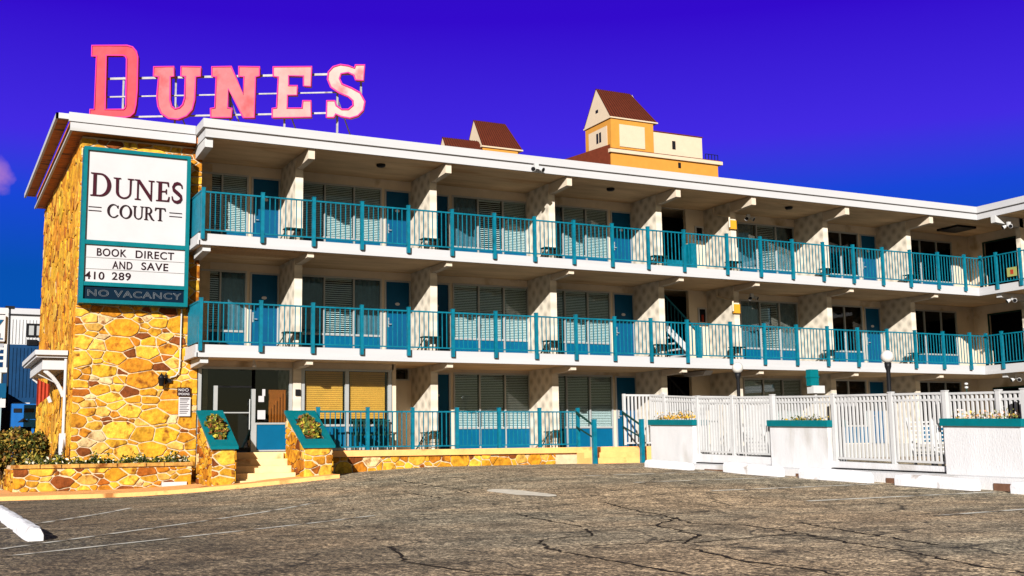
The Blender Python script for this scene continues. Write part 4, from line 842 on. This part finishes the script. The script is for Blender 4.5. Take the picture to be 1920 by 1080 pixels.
mb=MB(); RR=random.Random(2); pv=None
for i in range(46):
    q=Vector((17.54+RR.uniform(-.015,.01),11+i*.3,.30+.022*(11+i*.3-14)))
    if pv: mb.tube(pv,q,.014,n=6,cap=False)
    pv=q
tag(mb.build('shadow_line','black'),'thin black strip painting a shadow line along the foot of the white pool fence','shadow_line')  # shadow line behind the kerb, modelled as a thin black strip
# return section on the terrace beside the steps
FN2=thing('terrace_fence','short white picket fence section on the terrace right of the steps','fence',(19.1,29.2,.96))
mb=MB(); mb.bar((18.66,29.24,2.48),(19.9,29.24,2.48),.05,.06); mb.bar((18.66,29.24,1.06),(19.9,29.24,1.06),.04,.05)
for i in range(10): mb.box(18.66+i*.13-.0,18.66+i*.13+.05,29.22,29.26,1.08,2.46)
mb.build('picket_panel','white',FN2)
mb=MB(); mb.box(18.60,18.68,29.17,29.25,1.0,2.52); mb.build('fence_post','white',FN2)
mb=MB(); 
for i in range(26): p=Vector((19.9,29.24)).lerp(Vector((18.05,26.3)),i/25); mb.box(p.x-.025,p.x+.025,p.y-.02,p.y+.02,1.08,2.42)
mb.bar((19.9,29.24,2.46),(18.05,26.3,2.36),.05,.05); mb.bar((19.9,29.24,1.1),(18.05,26.3,1.1),.05,.05); mb.build('picket_panel','white',FN2)
# inner screen near the building
t=thing('inner_screen','low white slatted screen between pool fence and ground floor','screen',(22,28.5,.9))
mb=MB(); mb.bar((20.7,28.6,2.40),(23.7,28.6,2.40),.05,.09); mb.bar((20.7,28.6,2.20),(23.7,28.6,2.20),.04,.04)
for i in range(24): mb.box(20.7+i*.127,20.7+i*.127+.05,28.58,28.62,.3,2.36)
mb.build('slats','white',t)
# planter walls
RR=random.Random(91)
for (a,b,za,zb_,lb,grp,seedcol) in [(24.18,26.09,1.60,1.66,'small white planter wall with teal cap nearest the terrace steps','A',1),(19.26,21.16,1.44,1.50,'middle white planter wall with teal cap between two runs of picket fence','B',2),(14.3,16.05,1.32,1.38,'large white planter wall with teal cap at the right edge','C',3)]:
    t=thing('planter_wall',lb,'planter',(17.7,(a+b)/2,.3),'white planter walls set into the pool fence')
    x0,x1=17.47,17.98; cap=.14
    mb=MB(); mb.hexa([(x0,a,-.1),(x1,a,-.1),(x1,b,-.1),(x0,b,-.1),(x0,a,za-cap),(x1,a,za-cap),(x1,b,zb_-cap),(x0,b,zb_-cap)]); mb.build('wall','whiteb',t)
    mb=MB()
    for (p0,p1,q0,q1) in [(x0-.05,x0+.03,a-.05,b+.05),(x1-.08,x1-.02,a-.05,b+.05)]: mb.hexa([(p0,q0,za-cap),(p1,q0,za-cap),(p1,q1,zb_-cap),(p0,q1,zb_-cap),(p0,q0,za),(p1,q0,za),(p1,q1,zb_),(p0,q1,zb_)])
    mb.hexa([(x0+.03,a-.05,za-cap),(x1-.08,a-.05,za-cap),(x1-.08,a+.03,za-cap),(x0+.03,a+.03,za-cap),(x0+.03,a-.05,za),(x1-.08,a-.05,za),(x1-.08,a+.03,za),(x0+.03,a+.03,za)])
    mb.hexa([(x0+.03,b-.03,zb_-cap),(x1-.08,b-.03,zb_-cap),(x1-.08,b+.05,zb_-cap),(x0+.03,b+.05,zb_-cap),(x0+.03,b-.03,zb_),(x1-.08,b-.03,zb_),(x1-.08,b+.05,zb_),(x0+.03,b+.05,zb_)])
    mb.build('teal_cap','tealp',t)
    mb=MB(); mb.hexa([(x0+.03,a+.03,za-cap),(x1-.08,a+.03,za-cap),(x1-.08,b-.03,zb_-cap),(x0+.03,b-.03,zb_-cap),(x0+.03,a+.03,za-.03),(x1-.08,a+.03,za-.03),(x1-.08,b-.03,zb_-.03),(x0+.03,b-.03,zb_-.03)]); mb.build('soil','soil',t)
    mb=MB(); 
    if grp=='A': sp__=lambda R:(R.uniform(x0+.05,x1-.1),R.uniform(a+.2,b-.1)+.0,zb_+abs(R.gauss(0,.07))*(1.2 if R.random()<.7 else .4)); n_=420; cl=[(.9,.5,.04),(.85,.4,.03),(.10,.10,.02),(.55,.35,.05)]
    elif grp=='B': sp__=lambda R:(R.uniform(x0+.05,x1-.1),R.choice([R.gauss(20.45,.15),R.gauss(19.9,.14)]),1.46+abs(R.gauss(0,.05))); n_=220; cl=[(.75,.5,.05),(.10,.12,.03),(.05,.06,.02)]
    else: sp__=lambda R:(R.uniform(x0+.05,x1-.1),R.uniform(a+.1,b-.1),1.35+abs(R.gauss(0,.07))); n_=260; cl=[(.9,.45,.25),(.8,.5,.1),(.3,.3,.08),(.9,.75,.7)]
    leaves(mb,n_,sp__,.055,cl,RR)
    for j in range(8): p=sp__(RR); mb.tube((p[0],p[1],zb_-.12),p,.005,c=(.1,.08,.03),n=5)
    tag(mb.build('flowers','leaf'),{'A':'yellow flowering plants in the planter wall nearest the terrace steps','B':'sparse yellow and green plants in the middle planter wall','C':'pale pink and orange flowers in the large right planter wall'}[grp],'flowers','flowers in the pool planter walls')
# lamp posts
for X,Y,Z,lb in [(18.5,23.57,2.90,'black lamp post with white globe behind the picket fence, nearer the stairs'),(18.5,18.41,2.78,'black lamp post with white globe in front of third bay, right of the teal box')]:
    t=thing('lamp_post',lb,'lamp post',(X,Y,.3),'globe lamp posts in the pool area')
    mb=MB(); mb.lathe((X,Y,Z),[(.14*math.sin(math.pi*i/14),-.14*math.cos(math.pi*i/14)) for i in range(15)],24); mb.build('globe','globe',t)
    mb=MB(); mb.lathe((X,Y,.3),[(.09,0),(.09,.1),(.05,.18),(.045,Z-.3-.3),(.07,Z-.3-.22),(.075,Z-.3-.13),(.0,Z-.3-.12)],14); mb.build('post','black',t)
# teal box on post
t=thing('pool_notice_box','teal upright notice box with white base in the pool area','notice box',(25.4,28.5,.3))
mb=MB(); mb.box(25.22,25.56,28.45,28.65,2.80,3.32); mb.box(25.20,25.58,28.43,28.67,3.06,3.10); mb.build('box','tealp',t); mb=MB(); mb.box(25.28,25.75,28.40,28.7,2.56,2.80); mb.build('white_base','white',t); mb=MB(); mb.box(25.42,25.5,28.5,28.6,.3,2.56); mb.build('post','white',t)
t=thing('path_light','small white double lamp head on a short stem above the fence','light',(18.05,16.0,1.4))
mb=MB(); mb.tube((18.05,15.95,.3),(18.05,15.95,1.98),.012); mb.build('stem','gmetal',t); mb=MB(); mb.lathe((18.05,15.95,1.98),[(0,-.03),(.035,-.02),(.035,.01),(.0,.02)],12); mb.lathe((18.05,15.95,2.05),[(0,-.03),(.035,-.02),(.035,.01),(.0,.02)],12); mb.build('lamp_head','white',t)
# pool loungers
def lounger(x,y,rz,lb):
    t=thing('pool_chair',lb,'lounge chair',(x,y,.3),'white pool chairs behind the picket fence')
    def X_(p): 
        c,s=math.cos(rz),math.sin(rz); return (x+p[0]*c-p[1]*s,y+p[0]*s+p[1]*c,.3+p[2])
    mb=MB()
    for j in range(11): mb.bar(X_((-.28,j*.11,.36)),X_((.28,j*.11,.36)),.07,.02)
    mb.bar(X_((-.30,-.05,.36)),X_((-.30,1.2,.36)),.05,.05); mb.bar(X_((.30,-.05,.36)),X_((.30,1.2,.36)),.05,.05); mb.build('seat','white',t)
    mb=MB()
    for j in range(8): mb.bar(X_((-.28,1.22+j*.045,.42+j*.095)),X_((.28,1.22+j*.045,.42+j*.095)),.06,.03)
    mb.bar(X_((-.30,1.2,.36)),X_((-.30,1.58,1.18)),.05,.05); mb.bar(X_((.30,1.2,.36)),X_((.30,1.58,1.18)),.05,.05); mb.build('backrest','white',t)
    for a,b in ((-.3,0),(.3,0),(-.3,1.15),(.3,1.15)): mb=MB(); mb.bar(X_((a,b,0)),X_((a,b,.34)),.05,.05); mb.build('leg','white',t)
lounger(19.2,17.6,-.5,'white slatted pool chair nearest the second lamp post'); lounger(19.6,16.3,-.9,'white slatted pool chair farthest right behind the fence'); lounger(19.4,21.3,-.3,'white slatted pool chair behind the fence right of the first lamp post'); lounger(19.0,22.6,-.2,'white slatted pool chair behind the fence left of the first lamp post'); lounger(20.6,18.6,-.7,'white slatted pool chair standing deepest in the pool area')
# ------------------------------------------------------------------ small tables on the balconies
cnt=0
PL={2:['first','second','third','fourth','fifth','sixth','seventh'],1:['first','second','third','fourth','fifth','sixth','seventh'],0:['','second','third']}
def side_table(x,z,lb):
    t=thing('side_table',lb,'side table',(x,30.3,z),'dark metal side tables beside the divider walls')
    mb=MB(); mb.box(x-.28,x+.24,30.05,30.36,z+.46,z+.49); mb.build('table_top','gmetal',t)
    for a,b in ((x-.24,30.08),(x+.2,30.08),(x-.24,30.32),(x+.2,30.32)): mb=MB(); mb.bar((a,b,z),(a,b,z+.46),.022,.022); mb.build('leg','gmetal',t)
    mb=MB(); mb.bar((x-.5,30.1,z+.02),(x-.24,30.1,z+.44),.025,.025); mb.bar((x-.24,30.1,z+.2),(x+.2,30.1,z+.2),.015,.015); mb.build('brace','gmetal',t)
ORD=['first','second','third','fourth','fifth','sixth','seventh']
for k,nm in ((2,'top floor'),(1,'middle floor')):
    for i,x in enumerate(COLX): side_table(x-.30,FL[k],'dark metal side table on the %s balcony by the %s divider from the left'%(nm,ORD[i]))
for i in (1,2): side_table(COLX[i]-.30,.95,'dark metal side table on the ground terrace by the %s divider from the left'%ORD[i])
# patio chairs in front of the lobby window
for j,x in enumerate((10.75,11.35)):
    t=thing('terrace_chair','dark slatted terrace chair before the lobby window, %s of the pair'%('left' if j==0 else 'right'),'chair',(x,30.1,.95),'terrace chairs before the lobby window')
    mb=MB(); mb.box(x-.24,x+.24,29.85,30.3,1.36,1.39); mb.build('seat','gmetal',t)
    mb=MB()
    for i in range(5): mb.box(x-.22+i*.1,x-.18+i*.1,30.28,30.31,1.39,1.75)
    mb.box(x-.25,x+.25,30.27,30.32,1.75,1.80); mb.build('backrest','gmetal',t)
    for a,b in ((-.22,29.87),(.22,29.87),(-.22,30.28),(.22,30.28)): mb=MB(); mb.box(x+a-.015,x+a+.015,b-.015,b+.015,.95,1.36); mb.build('leg','gmetal',t)
# floodlights
def flood(x,y,z,lb,dx=0,dy=-1,sc=1.):
    t=thing('floodlight',lb,'floodlight',(x,y,z),None)
    mb=MB(); mb.box(x-.05*sc,x+.05*sc,y-.03*sc,y+.03*sc,z-.02*sc,z+.10*sc); mb.build('mount','white',t)
    for s in (-1,1):
        q=Vector((-dy,dx,0))*s; c=Vector((x,y,z))+q*.10*sc+Vector((dx,dy,-.5)).normalized()*.04*sc; d=(Vector((dx,dy,-.55))+q*.5).normalized()
        mb=MB(); mb.tube(c-d*.05*sc,c+d*.07*sc,.03*sc,.06*sc,12); h=mb.build('lamp_head','white',t)
        mb=MB(); mb.tube(c+d*.071*sc,c+d*.075*sc,.05*sc,.05*sc,12); mb.build('lens','black',h)
flood(15.74,29.08,9.12,'black and white twin floodlight on the roof fascia above third bay',sc=1.3)
flood(34.4,28.0,8.62,'white twin floodlight under the roof of the right wing, top floor',dx=-1,dy=0,sc=1.3)
flood(34.4,28.06,5.95,'white twin floodlight under the right wing balcony, middle floor',dx=-1,dy=0,sc=1.3)
flood(34.4,28.13,3.15,'white twin floodlight under the right wing balcony, ground floor',dx=-1,dy=0,sc=1.3)
flood(24.5,30.3,8.55,'white twin floodlight on the stair bay divider, top floor',sc=1.2)
flood(24.5,30.3,5.85,'white twin floodlight on the stair bay divider, middle floor',sc=1.2)
t=thing('room_sign','small yellow framed notice tied to the top right railing','notice',(33.95,27.7,6.9))
mb=MB(); mb.box(33.93,33.95,27.45,27.85,6.70,7.02); b0=mb.build('board',mat('olive_board',(.35,.38,.12),.6),t); mb=MB(); mb.box(33.92,33.93,27.58,27.70,6.78,6.94); mb.build('mark','red',b0)
# ------------------------------------------------------------------ far hotel towers
k_=130/60.
def far(v): return (v[0]*k_, v[1]*k_, .9+(v[2]-.9)*k_)
HT=thing('hotel_tower','cream and orange hotel with steep red gabled towers rising behind the motel','building',(85,135,0))
def gable(x0,x1,y0,y1,ze,zr,ov,nm='gabled_tower',body=None,zb0=0,win=True,inset=.05):
    # axis along x ; gable faces -x
    a=lambda *v:far(v)
    mb=MB(); mb.hexa([a(x0+inset,y0+inset,zb0),a(x1-inset*6,y0+inset,zb0),a(x1-inset*6,y1-inset,zb0),a(x0+inset,y1-inset,zb0),a(x0+inset,y0+inset,ze),a(x1-inset*6,y0+inset,ze),a(x1-inset*6,y1-inset,ze),a(x0+inset,y1-inset,ze)])
    ym=(y0+y1)/2; o=mb.build(nm,'towor',HT)
    mb=MB(); mb.add([a(x0,y0,ze),a(x0,y1,ze),a(x0,ym,zr),a(x1-.8,y0,ze),a(x1-.8,y1,ze),a(x1-.8,ym,zr)],[(0,1,2),(3,5,4),(0,3,4,1)]); mb.build('gable_end','towwall',o)
    mb=MB(); sm_=MB(); n=16; xr=x1-ov
    for s,(ya) in ((0,y0-.02),(1,y1+.02)):
        for i in range(n):
            t0,t1=i/n,(i+1)/n; xa,xb=x0-.03+(x1-x0+.03)*t0,x0-.03+(x1-x0+.03)*t1; ra,rb=x0-.03+(xr-x0+.03)*t0,x0-.03+(xr-x0+.03)*t1
            mb.add([a(xa,ya,ze-.0),a(xb-.0,ya,ze),a(rb,ym,zr+.03),a(ra,ym,zr+.03)],[(0,1,2,3)])
            sm_.add([a(xa,ya-.02,ze+.01),a(xa+.06,ya-.02,ze+.01),a(ra+.06,ym,zr+.06),a(ra,ym,zr+.06)],[(0,1,2,3)])
    mb.add([a(x1,y0-.02,ze),a(x1,y1+.02,ze),a(xr,ym,zr+.03)],[(0,1,2)])
    ro=mb.build('red_roof','roof',o); sm_.build('standing_seams','roofseam',ro)
    mb=MB(); e=.09
    mb.hexa([a(x0-.04,y0-.05,ze-e),a(x1+.02,y0-.05,ze-e),a(x1+.02,y1+.05,ze-e),a(x0-.04,y1+.05,ze-e),a(x0-.04,y0-.05,ze-.005),a(x1+.02,y0-.05,ze-.005),a(x1+.02,y1+.05,ze-.005),a(x0-.04,y1+.05,ze-.005)]); mb.build('eave_band','towwall',o)
    return o
def fbox(mb,x0,x1,y0,y1,z0,z1): p,q=far((x0,y0,z0)),far((x1,y1,z1)); mb.box(p[0],q[0],p[1],q[1],p[2],q[2])
g=gable(37.88,41.45,60,63.25,21.78,24.02,.95,zb0=17)
mb=MB(); fbox(mb,38.55,40.45,60.0,60.05,19.9,21.35); fbox(mb,37.90,37.93,60.5,62.75,19.9,21.3); mb.build('wall_panel','towwall',g)
for w4 in ((37.88,37.90,61.2,61.42,20.4,21.05),(37.88,37.90,61.55,61.77,20.4,21.05),(37.86,37.88,61.45,61.75,22.42,22.62)):
    mb=MB(); fbox(mb,*w4); mb.build('window','black',g)
gable(28.85,31.55,60,62.3,18.9,20.72,.55,zb0=15)
gable(26.48,29.3,60,60.9,18.5,19.22,.5,zb0=15,inset=.02)
mb=MB(); fbox(mb,37.8,46.1,59.9,63.3,10,19.40); lb_=mb.build('lower_block','towor',HT)
mb=MB(); fbox(mb,37.65,46.4,59.75,63.5,19.40,19.62); mb.build('cornice','towwall',lb_)
mb=MB(); fbox(mb,37.72,46.3,59.8,63.45,19.62,19.68); mb.build('cornice_roof','roof',lb_)
mb=MB(); fbox(mb,41.15,45.1,60.2,63,19.68,21.22); ub=mb.build('upper_block','towwall',HT); mb=MB(); fbox(mb,41.15,45.15,60.15,63.05,21.22,21.28); mb.build('coping','roof',ub)
mb=MB(); fbox(mb,42.7,42.95,60.17,60.2,20.2,20.75); mb.build('window','black',ub)
mb=MB(); fbox(mb,42.9,43.1,59.86,59.9,18.9,19.25); mb.build('window','black',lb_)
mb=MB(); 
mb.add([far(v) for v in [(34.0,60,18.45),(37.8,60,18.45),(37.8,60,19.95),(34.0,63,18.45),(37.8,63,18.45),(37.8,63,19.95)]],[(0,1,2),(3,5,4),(0,2,5,3),(0,3,4,1),(1,4,5,2)]); mb.build('lean_roof','roof',HT)
mb=MB()
for i in range(5): p=far((45.2+i*.25,60,19.68)); q=far((45.2+i*.25,60,20.1)); mb.bar(p,q,.08,.08)
mb.bar(far((45.2,60,20.1)),far((46.2,60,20.1)),.08,.08); mb.build('roof_rail','black',HT)
